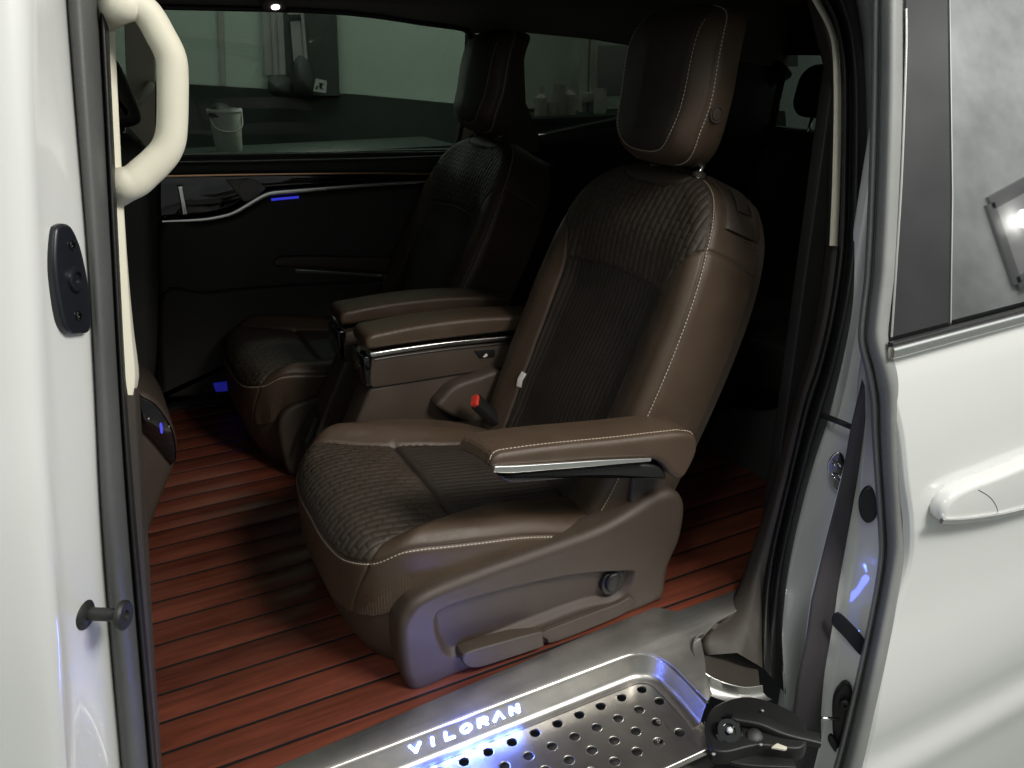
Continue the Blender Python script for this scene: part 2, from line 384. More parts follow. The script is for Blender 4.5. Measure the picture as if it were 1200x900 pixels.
structure(mk('garage_wall_front', [(-6, -4.2, GZ), (18, -4.2, GZ), (18, -4.2, 6.5), (-6, -4.2, 6.5)], [(0, 3, 2, 1)], mat('pale_grey_wall', (.62, .63, .62), .8, var=(.9, .30)), smooth=False))
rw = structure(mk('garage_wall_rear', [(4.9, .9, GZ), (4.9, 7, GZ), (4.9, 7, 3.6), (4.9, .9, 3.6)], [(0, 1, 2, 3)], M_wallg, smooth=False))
tag(wallbox('door_seam_strip', [(253, -40), (259, -40), (264, 100), (259, 100)], .03, .02, M_board), 'thin vertical seam strip on the pale green garage wall', 'strip')
o = empty('board_stack', label='pale grey upright boards leaning together on the garage wall', cat='boards')
for i, (a, b, c, d) in enumerate([(304, 318, 311, 322), (314, 323, 321, 329), (322, 329, 328, 335)]):
    wallbox('board', [(a, -40), (b, -40), (d, 88), (c, 88)], .06+.02*i, .02, M_board, o)
rebase(o, tuple(WP(320, 88, .06)))
tag(wallbox('dark_column', [(330, -40), (391, -40), (397, 112), (336, 112)], .10, .05, M_darkgrey), 'dark wide column between the boards and the pale wall panel', 'column')
o = empty('picture_board', label='grey frame panel hanging on the dark column', cat='frame')
wallbox('panel', [(340, 25), (352, 24), (358, 70), (344, 72)], .13, .02, M_board, o)
wallbox('frame_rail', [(352, 12), (355, 12), (360, 70), (357, 70)], .15, .03, M_board, o)
wallbox('frame_rail', [(337, 12), (352, 12), (352, 17), (337, 17)], .15, .03, M_board, o)
rebase(o, tuple(WP(350, 70, .13)))
def hump(name, pts, off, th, m, label, cat):
    P = cat_(np.array(pts, float), 24, True); f = [WP(u, v, off) for u, v in P]; c = np.mean(f, 0)
    V = []; 
    for k in range(6):
        a = k/5*math.pi/2
        for p in f: V.append(c+(p-c)*math.cos(a*.97)+np.array([*wn, 0])*th*math.sin(a))
    return tag(mk(name, V, gridfaces(6, 24, True).tolist()+[list(range(5*24, 6*24))], m), label, cat)
hump('hanging_coat', [(347, 68), (356, 66), (364, 80), (368, 108), (350, 112), (345, 92)], .16, .12, M_darkgrey, 'dark coat shape hanging in front of the dark column', 'coat')
hump('tool_bag', [(316, 90), (330, 89), (342, 94), (343, 112), (318, 110)], .12, .15, M_darkgrey, 'dark tool bag standing under the upright boards', 'bag')
o = empty('notice_card', label='small white card with a black mark beside the dark coat', cat='card')
wallbox('card', [(370, 92), (383, 95), (382, 109), (367, 107)], .20, .01, M_bucket, o)
wallbox('mark', [(374, 97), (379, 98), (376.5, 101), (378.5, 104), (376, 104), (374, 101.5), (375.5, 99.5), (374, 99)], .204, .003, M_black, o)
wallbox('mark', [(371, 100.5), (372.6, 100.5), (371.5, 104.5), (370, 104.5)], .204, .003, M_black, o)
rebase(o, tuple(WP(375, 108, .2)))
# bucket on a low cabinet
cbp = PY(269, 178, 4.3); bz = cbp[2]
o = empty('storage_cabinet', label='low dark cabinet under the pale bucket by the garage wall', cat='cabinet')
box('carcass', (cbp[0]-.8, cbp[1]-.2, GZ), (cbp[0]+1.1, cbp[1]+.25, bz-.022), M_dado, o); box('top', (cbp[0]-.82, cbp[1]-.22, bz-.02), (cbp[0]+1.12, cbp[1]+.27, bz), M_dado, o)
for dx in (-.5, .15, .8): box('handle', (cbp[0]+dx, cbp[1]-.23, bz-.2), (cbp[0]+dx+.02, cbp[1]-.205, bz-.08), M_board, o)
rebase(o, (cbp[0], cbp[1], GZ))
o = empty('bucket', label='pale plastic bucket with dark contents on the low cabinet', cat='bucket')
lathe('pail', [(.058, .001), (.062, .006), (.074, .185), (.081, .187), (.081, .20), (.072, .20), (.068, .17)], cbp, (0, 0, 1), M_bucket, o)
lathe('contents', [(.066, .168), (.05, .205), (.02, .225), (.002, .228)], cbp+np.array([-.02, 0, 0]), (0, 0, 1), M_black, o)
tube('bail_handle', [cbp+np.array([-.08, 0, .19]), cbp+np.array([-.06, -.07, .12]), cbp+np.array([0, -.085, .10]), cbp+np.array([.06, -.07, .12]), cbp+np.array([.08, 0, .19])], .003, M_board, o)
rebase(o, tuple(cbp))
# clutter beyond the rear quarter window
sp_ = PY(680, 133, 4.1); sz = sp_[2]
o = empty('workbench', label='dark workbench carrying bottles beyond the rear quarter window', cat='workbench')
box('bench_top', (sp_[0]-.5, sp_[1]-.18, sz-.04), (sp_[0]+.75, sp_[1]+.25, sz), M_dado, o)
for dx in (-.45, .68):
    for dy in (-.14, .2): box('leg', (sp_[0]+dx, sp_[1]+dy, GZ), (sp_[0]+dx+.04, sp_[1]+dy+.04, sz-.041), M_dado, o)
rebase(o, (sp_[0], sp_[1], GZ))
def bottle(u, w, h, m, nm, lb, ct, neck=.4):
    p = PY(u, 133, 4.05); p[2] = sz
    return rebase(tag(lathe(nm, [(w, .001), (w, h*.62), (w*neck, h*.76), (w*neck, h)], p, (0, 0, 1), m, k=16), lb, ct, 'bottles on the far workbench'), tuple(p))
bottle(634, .035, .15, M_bucket, 'bottle', 'white bottle nearest the far headrest on the workbench', 'bottle')
bottle(645, .04, .07, M_board, 'jar', 'short grey jar next to the white bottle', 'jar', .9)
bottle(655, .04, .16, M_board, 'bottle', 'tall grey bottle in the middle of the workbench', 'bottle', .8)
bottle(667, .035, .17, M_bucket, 'spray_bottle', 'narrow necked spray bottle left of the white post', 'bottle', .3)
bottle(703, .035, .13, M_bucket, 'bottle', 'pale bottle right of the white post', 'bottle', .9)
o = empty('white_post', label='white ribbed post rising behind the workbench bottles', cat='post')
for u in (684, 692):
    p = PY(u, 112, 4.2); box('rib', (p[0]-.022, p[1]-.02, GZ), (p[0]+.012, p[1]+.02, 2.2), M_bucket, o)
p = PY(687, 112, 4.2); box('collar', (p[0]-.06, p[1]-.05, p[2]-.035), (p[0]+.07, p[1]-.021, p[2]+.02), M_bucket, o); rebase(o, (p[0], p[1], GZ))
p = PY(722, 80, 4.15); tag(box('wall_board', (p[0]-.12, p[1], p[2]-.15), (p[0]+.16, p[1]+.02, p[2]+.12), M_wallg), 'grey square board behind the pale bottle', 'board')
# ================================================================== WOODEN FLOOR
fl = mk('floor', [(-1.3, 1.028, -.0014), (2.5, 1.028, -.0014), (2.5, 2.66, -.0014), (-1.3, 2.66, -.0014)], [(0, 1, 2, 3)], M_black, smooth=False); structure(fl)
PW = .0723; y = 1.0705-.0005; k = 0
ys_ = [1.0262, 1.0985]
while ys_[-1]+PW < 2.64: ys_.append(ys_[-1]+PW)
ys_.append(2.645)
cache = {}
PL = [(y0, y1, -1.15, 2.45) for y0, y1 in zip(ys_[:-1], ys_[1:])]
for y0, y1, xa_, xb_ in PL:
    L_ = xb_-xa_; w = (round(y1-y0-.0066, 4), L_)
    if w not in cache:
        O = rrect(L_, w[0], .0018, 2)
        ob = slab('plank', O, .0016, .011, lambda a, b, d: (a, b, -d), M_wood, fl, K=2); cache[w] = ob.data
    else:
        ob = bpy.data.objects.new('plank', cache[w]); COL.objects.link(ob); ob.parent = fl
    ob.location = ((xa_+xb_)/2, (y0+y1)/2, 0)
# ================================================================== CAPTAIN SEAT (near one; far one is its mirrored copy)
YC = 1.40; X0 = .285
seat = empty('captain_seat')
def quilt(a, b, p, q, amp, cross=1.0, gw=.0020):
    u = a/p; r = np.floor(u); fu = (u-r); v = b/q+.5*(r % 2); fv = v-np.floor(v)
    du = np.minimum(fu, 1-fu)*p; dv = np.minimum(fv, 1-fv)*q
    e = np.maximum(np.exp(-(du/gw)**2), cross*np.exp(-(dv/gw)**2))
    pil = np.sqrt(np.maximum(0, 1-(2*fu-1)**2))*.5
    return amp*(.5*pil-e+.35)
def groove(p, lines, w=.0035, dep=.0035):
    out = np.zeros(len(p))
    for L in lines:
        L = np.asarray(L, float); sel = ((p > L.min(0)-.02) & (p < L.max(0)+.02)).all(1)
        if not sel.any(): continue
        d, _ = segdist(p[sel], L); out[sel] = np.minimum(out[sel], -dep*np.exp(-(d/w)**2))
    return out
def mirror(L): L = np.asarray(L, float).copy(); L[:, 1] *= -1; return L
# ---- cushion: face coordinates (x from front, y across)
half = [(0, .0), (.002, .10), (.012, .165), (.036, .215), (.075, .25), (.13, .268), (.25, .274), (.40, .270), (.52, .262), (.565, .245), (.575, .20)]
CO = np.array(half+[(x, -y) for x, y in half[::-1][:-1]]); CO = cat_(CO[::-1], 360, True)
if area2(CO) < 0: CO = CO[::-1]
bl = cat_([(.012, .238), (.045, .230), (.10, .208), (.17, .178), (.25, .156), (.36, .145), (.57, .140)], 60)
def seam_y(x): return np.interp(x, bl[:, 0], bl[:, 1])
def h_cush(p):
    x, y = p[:, 0], np.abs(p[:, 1]); b = .296-.155*np.clip(x, .05, 1)-.03*np.clip((.10-x)/.10, 0, 1)**2
    sy = seam_y(x); bo = sstep(sy-.012, sy+.055, y)*sstep(-.02, .14, x)*(1-.75*sstep(.28, .52, x))
    crown = .010*(1-(y/.2)**2).clip(0, 1)*sstep(.05, .2, x)
    sw = .008*np.sin(np.pi*np.clip((x-.02)/.2, 0, 1))*(y < sy)*(1-(y/(sy+1e-6))**4).clip(0, 1)
    return b+.034*bo+crown+sw
cross1 = [(.226+.006*(abs(t)/.19)**2, t) for t in np.linspace(-.16, .16, 20)]; cross2 = [(.49, t) for t in np.linspace(-.145, .145, 12)]
front_tail = [(-.12, .225), (-.05, .234), (.012, .238)]
edge_c = offs(CO, .010)
g_lines = [bl, mirror(bl), cross1, cross2, front_tail, mirror(front_tail), np.vstack([edge_c, edge_c[:1]])]
def reg_front(p): return (p[:, 0] < .226+.006*(np.abs(p[:, 1])/.19)**2) & (np.abs(p[:, 1]) < seam_y(p[:, 0]))
def above(p, O, d=.010):
    ins = inside(p, O); dd, _ = segdist(p, O[::6], True); need = (dd < .03)
    dd[need] = segdist(p[need], O, True)[0]; s = np.where(ins, -dd, dd); return s < d
def reg_mid(p): return (p[:, 0] >= .226) & (p[:, 0] < .49) & (np.abs(p[:, 1]) < seam_y(p[:, 0]))
def disp_c(p):
    f = reg_front(p); m_ = reg_mid(p)
    x, y = p[:, 0], p[:, 1]
    q1 = quilt(y, x, .0165, .031, .0019, 1.1, .0020); q2 = quilt(y, x, .0145, .06, .0016, .15, .0019)
    fade = sstep(-.03, .02, x)*sstep(.226, .210, x)*above(p, CO)
    fade2 = sstep(.238, .252, x)*sstep(.49, .47, x)
    d = np.where(f, q1*fade, 0)+np.where(m_, q2*fade2, 0)
    wr = .0012*np.sin(x*31+np.sin(y*23)*1.4)*np.sin(y*27+x*11)
    return d+groove(p, g_lines)+groove(p, [cross1, cross2], .008, .005)+wr
fnC = lambda pos, z: np.stack([X0+pos[:, 0], YC+pos[:, 1], z], 1)
cu = Pillow(CO, h_cush, .040, .138, disp_c, fnC)
cushion = cu.build(.0022, [('cushion', M_leather, lambda p: ~((reg_front(p) & above(p, CO)) | reg_mid(p))), ('quilted_panel', M_quilt, lambda p: reg_front(p) & above(p, CO)), ('ribbed_panel', M_stripe, lambda p: reg_mid(p) & ~reg_front(p))], seat, sub=True)[0]
e1 = offs(CO, .0135)
sel = e1[(e1[:, 0] < .50)]
i0 = np.argmax(np.linalg.norm(np.diff(np.vstack([sel, sel[:1]]), axis=0), axis=1)); sel = np.roll(sel, -(i0+1), 0)
cu.stitches('stitching', [sel], cushion)
piping = cu.at(offs(CO, .0072)[:], .0004)
# ---- backrest: face coordinates (a across, b up along the recline)
TH = R_(23.7); dB = np.array([math.sin(TH), 0, math.cos(TH)]); nB = np.array([-math.cos(TH), 0, math.sin(TH)]); B0 = np.array([.848, YC, .432])
fnB = lambda pos, z: B0+pos[:, 1:2]*dB+z[:, None]*nB+pos[:, :1]*np.array([0, 1, 0])
hw = [(.19, -.285), (.235, -.26), (.258, -.18), (.268, -.06), (.272, .06), (.270, .17), (.262, .26), (.246, .335), (.222, .395), (.180, .445), (.120, .474), (.05, .482)]
BO = np.array(hw+[(-a, b) for a, b in hw[::-1]]); BO = cat_(BO, 300, True)
if area2(BO) < 0: BO = BO[::-1]
il = cat_([(.150, -.33), (.160, -.2), (.168, -.05), (.172, .10), (.176, .225)], 40)
dl = cat_([(.176, .225), (.190, .275), (.215, .315), (.262, .345), (.33, .36)], 30)
side_l = [(.25, .341), (.33, .362), (.42, .375)]
def mA(L): L = np.asarray(L, float).copy(); L[:, 0] *= -1; return L
def ins_a(b): return np.interp(b, np.r_[il[:, 1], dl[1:, 1]], np.r_[il[:, 0], dl[1:, 0]], right=.6)
def h_back(p):
    a, b = np.abs(p[:, 0]), p[:, 1]
    dish = -.036*(1-sstep(.12, .225, a))*(1-.85*sstep(.18, .36, b))*sstep(-.34, -.12, b)
    lum = .012*np.exp(-((b+.05)/.13)**2)*(1-(a/.2)**2).clip(0, 1)
    top = -.030*np.clip((b-.30)/.19, 0, 1)**2
    return dish+lum+top-.006*(a/.27)**2
chan = [(a, .232+.018*(1-(a/.176)**2)) for a in np.linspace(-.176, .176, 24)]
yoke = cat_([(.115, .50), (.105, .468), (.085, .443), (.0, .436), (-.085, .443), (-.105, .468), (-.115, .50)], 40)
YK = np.vstack([yoke, [(-.115, .6), (.115, .6)]])
edge_b = BO.copy()
gl_b = [il, mA(il), dl, mA(dl), chan, yoke, np.vstack([edge_b, edge_b[:1]]), np.array(side_l), mA(side_l)]
def chan_b(a): return .232+.018*(1-(a/.176)**2)
def r_low(p): return (np.abs(p[:, 0]) < ins_a(p[:, 1])) & (p[:, 1] < chan_b(p[:, 0]))
def r_up(p): return (np.abs(p[:, 0]) < ins_a(p[:, 1])) & (p[:, 1] >= chan_b(p[:, 0])) & above(p, BO, 0) & ~inside(p, YK)
def disp_b(p):
    lo = r_low(p); up = r_up(p); a, b = p[:, 0], p[:, 1]
    q1 = quilt(a, b, .0175, .030, .0021, .75, .0020); q2 = quilt(a, b, .0130, .026, .0012, .22, .0018)
    fd = sstep(.0, .02, -np.abs(a)+.255)
    wr = .0012*np.sin(a*29+np.sin(b*21)*1.5)*np.sin(b*25+a*13)
    return np.where(up, q1*fd, 0)+np.where(lo, q2, 0)+groove(p, gl_b, .0032, .0034)+wr
bk = Pillow(BO, h_back, .034, .15, disp_b, fnB)
back = bk.build(.0022, [('backrest', M_leather, lambda p: ~(r_up(p) | r_low(p) | (inside(p, YK) & above(p, BO, 0)))), ('quilted_panel', M_quilt, r_up), ('ribbed_panel', M_stripe, r_low), ('yoke', M_quilt, lambda p: inside(p, YK) & above(p, BO, 0))], seat, sub=True)[0]
st = offs(BO, .0035); lines = []
for s_ in (1, -1):
    L = st[(st[:, 0]*s_ > .12) & (st[:, 1] > -.24)]; L = L[np.argsort(L[:, 1])]; lines.append(L)
bk.stitches('stitching', lines, back, w=.0013)
bk.stitches('seam_thread', [[(-.236, -.27), (-.30, -.20), (-.33, -.12)]], back, step=.004, w=.0007, frac=.98)
# back shell
Q = inset(BO, .004); slab('back_shell', Q, .03, .04, lambda a, b, d: tuple(B0+dB*b+nB*(-.149-(.04-d)+.0)+np.array([0, a, 0])), M_plas, seat)
# shoulder cap with release lever, both upper corners are leather, outer one carries the cap
def BP(a, b, h): return B0+dB*b+nB*h+np.array([0, a, 0])
def band(off, h, lo=.385, hi=.489):
    L = offs(BO, off); ref = BO; k = (ref[:, 0] < -.10) & (ref[:, 1] > lo) & (ref[:, 1] < hi); L = L[k]; L = L[np.argsort(ref[k][:, 1])]
    return [BP(a_, b_, h+float(h_back(np.array([[a_*.9, b_*.9]]))[0])*.9) for a_, b_ in L]
cp = ribbon('shoulder_cap', [band(-.004, -.050), band(.003, -.053), band(.0055, -.060), band(.0055, -.135), band(.003, -.147), band(-.004, -.150)], M_plas, seat, n=30, across=3)
def lv(off, h): return band(off, h, .425, .466)
ribbon('lever_gap', [lv(.0050, -.078), lv(.0064, -.078), lv(.0064, -.122), lv(.0050, -.122)], M_black, cp, n=16, across=1)
ribbon('release_lever', [lv(.006, -.081), lv(.0082, -.084), lv(.0082, -.117), lv(.006, -.119)], M_plas, cp, n=16, across=2)
# ---- headrest
HB = np.array([1.002, YC-.026, 0]); tl = R_(6)
fnH = lambda pos, z: np.stack([HB[0]+(pos[:, 1]-1.0)*math.tan(tl)-z, HB[1]+pos[:, 0], pos[:, 1]+z*math.sin(tl)], 1)
hh = [(.0, .868), (.06, .870), (.098, .884), (.122, .918), (.134, .975), (.136, 1.04), (.131, 1.10), (.113, 1.142), (.072, 1.160), (.0, 1.164)]
HO = cat_(np.array(hh+[(-a, b) for a, b in hh[::-1][1:-1]]), 180, True)
if area2(HO) < 0: HO = HO[::-1]
fl_ = cat_([(.092, 1.135), (.098, 1.08), (.096, 1.0), (.088, .945), (.066, .907), (.035, .893), (0, .890)], 50)
loop = np.vstack([fl_, mA(fl_)[::-1][1:]])
hg = [loop, np.vstack([offs(HO, .006), offs(HO, .006)[:1]])]
hd = Pillow(HO, lambda p: -.03*(p[:, 0]/.14)**2-.05*((p[:, 1]-1.0)/.16)**4+.006*np.exp(-((p[:, 1]-.93)/.04)**2),   .036, .072, lambda p: groove(p, hg, .003, .0030), fnH)
hr = empty('headrest'); hr.parent = seat
hpad = hd.build(.0028, [('front_panel', M_stripe, lambda p: inside(p, np.vstack([loop, [(-.09, 1.3), (.09, 1.3)]])) & (p[:, 1] < 1.23)), ('pad', M_leather, None)], hr)
hd.stitches('stitching', [loop+np.c_[np.sign(loop[:, 0])*.004, np.zeros(len(loop))]], hr)
h2 = offs(HO, .010); L = h2[(h2[:, 0] < -.06)]; L = L[np.argsort(L[:, 1])]; hd.stitches('stitching', [L, mA(L)], hr)
slab('back_cover', inset(HO, .002), .03, .03, lambda a, b, d: (HB[0]+(b-1.0)*math.tan(tl)+.070+(.03-d), HB[1]+a, b-.013), M_leather, hr)
bp_ = np.array(hd.at([(-.143-.062, .975)])[0]); bp_ = np.array([HB[0]+.066, HB[1]-.1345, .965])
lathe('adjust_button', [(.0165, .0), (.0165, -.002), (.0155, -.0042), (.0125, -.0042), (.0118, -.0025), (.0108, -.0025), (.0103, -.0048), (.002, -.0058)], bp_+np.array([0, .0015, 0]), (0, 1, 0), M_plas, hr)
for s_ in (-.07, .07):
    tube('post', [HB+np.array([.098, s_-.01, .895]), HB+np.array([.070, s_-.01, .80])], .0062, M_bchrome, hr)
    lathe('guide', [(.014, 0), (.014, .008), (.009, .012)], HB+np.array([.083, s_-.01, .842]), (.3, 0, 1), M_plas, hr)
# ---- base shell
def plan(xf, hwid, xr, r):
    c = [(xf, 0), (xf+.004, hwid*.45), (xf+.03, hwid*.80), (xf+.09, hwid*.97), (xf+.2, hwid), (xr-.05, hwid), (xr, hwid*.85)]
    return cat_(np.array(c+[(x, -y) for x, y in c[::-1][:-1]]), 80, True)
rings = []
for z, xf, h_ in ((.175, .325, .243), (.12, .330, .238), (.06, .352, .226), (.02, .372, .214), (.002, .380, .208)):
    P = plan(xf, h_, .83, .1); rings.append(np.c_[P[:, 0], YC+P[:, 1], np.full(len(P), z)])
V = np.vstack(rings); F = gridfaces(len(rings), 80, True).tolist()+[list(range(80)), list(range(4*80, 5*80))[::-1]]
mk('base_shell', V, F, M_plas, seat, sharp=50)
# front plastic skirt under the cushion
def fskirt():
    rr = []
    for z, g_ in ((.176, .014), (.160, .0075), (.150, .0065), (.11, .009), (.06, .017), (.025, .034), (.004, .050)):
        P = inset(CO, g_); P = P[P[:, 0] < .24]; P = P[np.argsort(np.arctan2(P[:, 1], .3-P[:, 0]))]; P = resamp(P, 60)
        rr.append(np.c_[X0+P[:, 0], YC+P[:, 1], np.full(60, z)])
    return mk('front_skirt', np.vstack(rr), gridfaces(len(rr), 60), M_plas, seat)
fskirt()
# ---- outer side valance with recess, lever and switch
YV = 1.112
def q(pts, y): 
    P = np.array([PY(u, v, y) for u, v in pts]); return P[:, [0, 2]]
VO = cat_(q([(466, 745), (472, 718), (495, 695), (560, 668), (640, 640), (700, 618), (740, 596), (768, 578), (790, 574), (801, 590), (797, 625), (786, 660), (780, 700), (768, 709), (700, 737), (620, 765), (540, 792), (492, 812), (476, 800)], YV), 240, True)
if area2(VO) < 0: VO = VO[::-1]
RO = cat_(q([(505, 722), (522, 706), (580, 688), (640, 674), (690, 667), (738, 666), (744, 672), (738, 690), (722, 705), (680, 715), (620, 738), (560, 763), (528, 772), (512, 755)], YV), 160, True)
if area2(RO) < 0: RO = RO[::-1]
def h_val(p):
    d, _ = segdist(p, RO, True); s = np.where(inside(p, RO), -d, d)
    x, z = p[:, 0], p[:, 1]
    return -.017*(1-sstep(-.016, .0, s))+.010*sstep(.05, .16, z)*(x < 2)
va = Pillow(VO, h_val, .018, .055, None, lambda pos, z: np.stack([pos[:, 0], YV-z, pos[:, 1]], 1))
valance = va.build(.0028, [('side_valance', M_plas, None)], seat)[0]
tray_o = q([(537, 768), (543, 758), (580, 747), (626, 735), (631, 738), (632, 749), (628, 753), (580, 769), (556, 776), (544, 775)], YV)
slab('recliner_lever', cat_(tray_o, 60, True), .005, .034, ysl(YV-.019), M_plas, valance)
gl2 = q([(634, 738), (690, 716), (722, 704), (735, 697), (741, 703), (728, 716), (690, 733), (645, 750), (638, 746)], YV)
slab('lower_ledge', cat_(gl2, 60, True), .003, .030, ysl(YV-.0105), M_plas, valance)
sw = q([(711, 676), (726, 669), (733, 674), (730, 688), (721, 697), (711, 698), (706, 690)], YV)
s1 = slab('switch_bezel', cat_(sw, 40, True), .003, .014, ysl(YV+.002), M_black, valance)
sw2 = q([(715, 676), (724, 672), (727, 677), (722, 691), (714, 694), (711, 687)], YV-.004)
slab('switch', cat_(sw2, 40, True), .005, .014, ysl(YV-.006), M_black, valance)
# mirrored plain inner side panel
slab('inner_valance', cat_(VO[::6], 120, True), .012, .05, lambda a, b, d: (a, 2*YC-YV-d, b), M_plas, seat)
# ---- outer armrest
YA = 1.052
AO = q([(581, 552), (576, 543), (584, 533), (604, 529), (650, 523), (720, 516), (780, 509), (806, 507), (817, 512), (818, 530), (806, 556), (797, 563), (788, 558), (774, 543), (755, 540), (700, 542), (640, 547)], YA)
arm = empty('outer_armrest'); arm.parent = seat
AO2 = cat_(AO, 140, True)
if area2(AO2) < 0: AO2 = AO2[::-1]
fnA = lambda pos, z: np.stack([pos[:, 0]-np.clip((.55-pos[:, 0])/.05, 0, 1)*np.clip(-z-.02, 0, 1)*.25, YA-z, pos[:, 1]+.004*np.sin(np.clip(-z/.088, 0, 1)*math.pi)*(pos[:, 1] > .43)], 1)
al = offs(AO2, .004)
ap = Pillow(AO2, lambda p: np.zeros(len(p)), .012, .090, lambda p: groove(p, [np.vstack([al, al[:1]])], .002, .0022), fnA)
ap.build(.0028, [('pad', M_leather, None)], arm)
slab('pad_inner_face', inset(AO2, .001), .004, .006, lambda a, b, d: tuple(fnA(np.array([[a, b]]), np.array([-.0865-(.006-d)]))[0]), M_leather, arm)
nz_ = (np.roll(al, 1, 0)-np.roll(al, -1, 0)); nz_ /= np.linalg.norm(nz_, axis=1)[:, None]; top = al[(nz_[:, 0] > .25) & (al[:, 1] > al[:, 1].min()+.03)]; top_ = al[(al[:, 1] > np.interp(al[:, 0], [.50, .55, .93, .96], [.47, .452, .452, .43])) & (al[:, 0] > .5)]
top = top[np.argsort(top[:, 0])]
ap.stitches('stitching', [top+np.array([0, .002])], arm, w=.0012)
tp = [PY(559, 523, 1.135), PY(567, 534, 1.095), PY(580, 551.5, YA-.002), PY(600, 551.5, YA-.003), PY(650, 548, YA-.003), PY(710, 543.5, YA-.003), PY(762, 540.5, YA-.002)]
tpp = np.vstack([cat_(tp[:3], 10), cat_(tp[2:], 30)[1:]])
sweep('chrome_trim', tpp+np.array([0, 0, .0035]), rrect(.007, .012, .002, 3), M_chrome, arm, scale=np.interp(np.linspace(0, 1, len(tpp)), [0, .2, .3, .7, 1], [.5, .9, 1.1, .95, .6]))
tpi = [PY(600, 551.5, YA+.02), PY(650, 548, YA+.02), PY(762, 540.5, YA+.02)]
sweep('chrome_trim', cat_([p+np.array([0, .075, 0]) for p in tpi], 20), rrect(.007, .012, .002, 3), M_chrome, arm)
und = q([(586, 558), (600, 556), (700, 548), (768, 545), (782, 560), (772, 563), (700, 560), (620, 566), (596, 566)], YA+.012)
slab('underside', cat_(und, 60, True), .006, .062, ysl(YA+.012), M_black, arm)
pv = q([(755, 552), (772, 546), (790, 562), (790, 600), (770, 640), (745, 640), (748, 600)], 1.10)
slab('pivot_bracket', cat_(pv, 60, True), .006, .03, ysl(1.125), M_btrim, seat)
# ---- inner console armrest
YI = 1.70
ca = empty('console_armrest'); ca.parent = seat
pad_o = q([(429, 402), (433, 394.5), (445, 390.5), (500, 380), (560, 373), (610, 371), (640, 372), (640, 385), (590, 390), (530, 397), (470, 405), (436, 410), (430, 408)], YI)
PO = cat_(pad_o, 120, True)
if area2(PO) < 0: PO = PO[::-1]
pf = lambda a, b, d: (a, YI+d, b)
slab('pad', PO, .011, .105, pf, M_leather, ca, K=6, sharp=None)
ch = [PY(429, 408, YI+.098)+np.array([0, 0, .0]), PY(429.5, 412, YI+.05), PY(436, 415.5, YI-.005), PY(470, 410, YI-.005), PY(530, 402, YI-.005), PY(600, 395.5, YI-.005)]
sweep('chrome_trim', np.vstack([cat_(ch[:3], 8), cat_(ch[2:], 30)[1:]]), rrect(.009, .0105, .0022, 3), M_chrome, ca)
bo_ = q([(436, 420), (434, 440), (434, 456), (480, 449), (540, 439), (620, 428), (625, 398), (600, 400), (530, 406), (470, 414)], YI)
slab('console_box', lin_(bo_, 60, True), .004, .10, ysl(YI+.002), M_plas, ca)
gr_ = [PY(439, 421.5, YI-.0005), PY(470, 416.5, YI-.0005), PY(530, 409, YI-.0005), PY(600, 402, YI-.0005)]
sweep('accent_line', cat_(gr_, 20), rrect(.003, .0022, .0005, 2), M_chrome, ca)
for rows in ((.0, .10),):
    x_f = bo_[1][0]
    box('front_cap', (x_f-.012, YI+.006, bo_[2][1]+.004), (x_f+.006, YI+.096, bo_[0][1]+.003), M_gloss, ca, .003)
ped = [(bo_[2][0]+.004, bo_[2][1]-.001), (.455, .225), (.41, .12), (.405, .004), (.95, .004), (.95, .34), (.80, .352)]
slab('pedestal', lin_(ped, 80, True), .010, .085, ysl(YI+.010), M_plas, ca)
slab('pedestal_slot', rrect(.022, .075, .008, 4), .003, .05, lambda a, b, d: (.424+b*.43-a*.5+d*.0-.006, YI+.03+d, .165+b*.9+a*.3), M_black, ca)
bt = q([(556, 411), (580, 409), (580, 418), (562, 420)], YI)
b1 = slab('switch_panel', lin_(bt, 24, True), .001, .004, ysl(YI-.0008), M_black, ca)
ic = q([(566, 418.5), (570, 414), (572, 416.5), (569, 419)], YI-.002); slab('seat_symbol', lin_(ic, 12, True), .0003, .001, ysl(YI-.0018), M_tag, b1)
# hip cover and buckle
hip = q([(515, 480), (520, 466), (535, 452), (560, 443), (590, 436), (600, 470), (600, 505), (560, 500)], 1.665)
slab('hip_cover', cat_(hip, 60, True), .012, .05, ysl(1.665), M_plas, seat)
bkb = empty('buckle'); bkb.parent = seat
c0 = PY(558, 471, 1.60); ax_ = np.array([.62, -.02, -.70]); ax_ /= np.linalg.norm(ax_)
pth = np.array([c0+ax_*t for t in np.linspace(0, .075, 6)])
sweep('buckle_body', pth, rrect(.036, .024, .005, 3), M_black, bkb, up=(.6, -.6, .45))
sweep('release_button', np.array([c0-ax_*.009, c0-ax_*.004, c0+ax_*.002]), rrect(.030, .017, .003, 3), M_red, bkb, up=(.6, -.6, .45))
sweep('stalk', np.array([c0+ax_*t+np.array([.02*t/.1, 0, 0]) for t in np.linspace(.07, .14, 6)]), rrect(.024, .010, .003, 3), M_black, bkb, up=(.92, 0, .38))
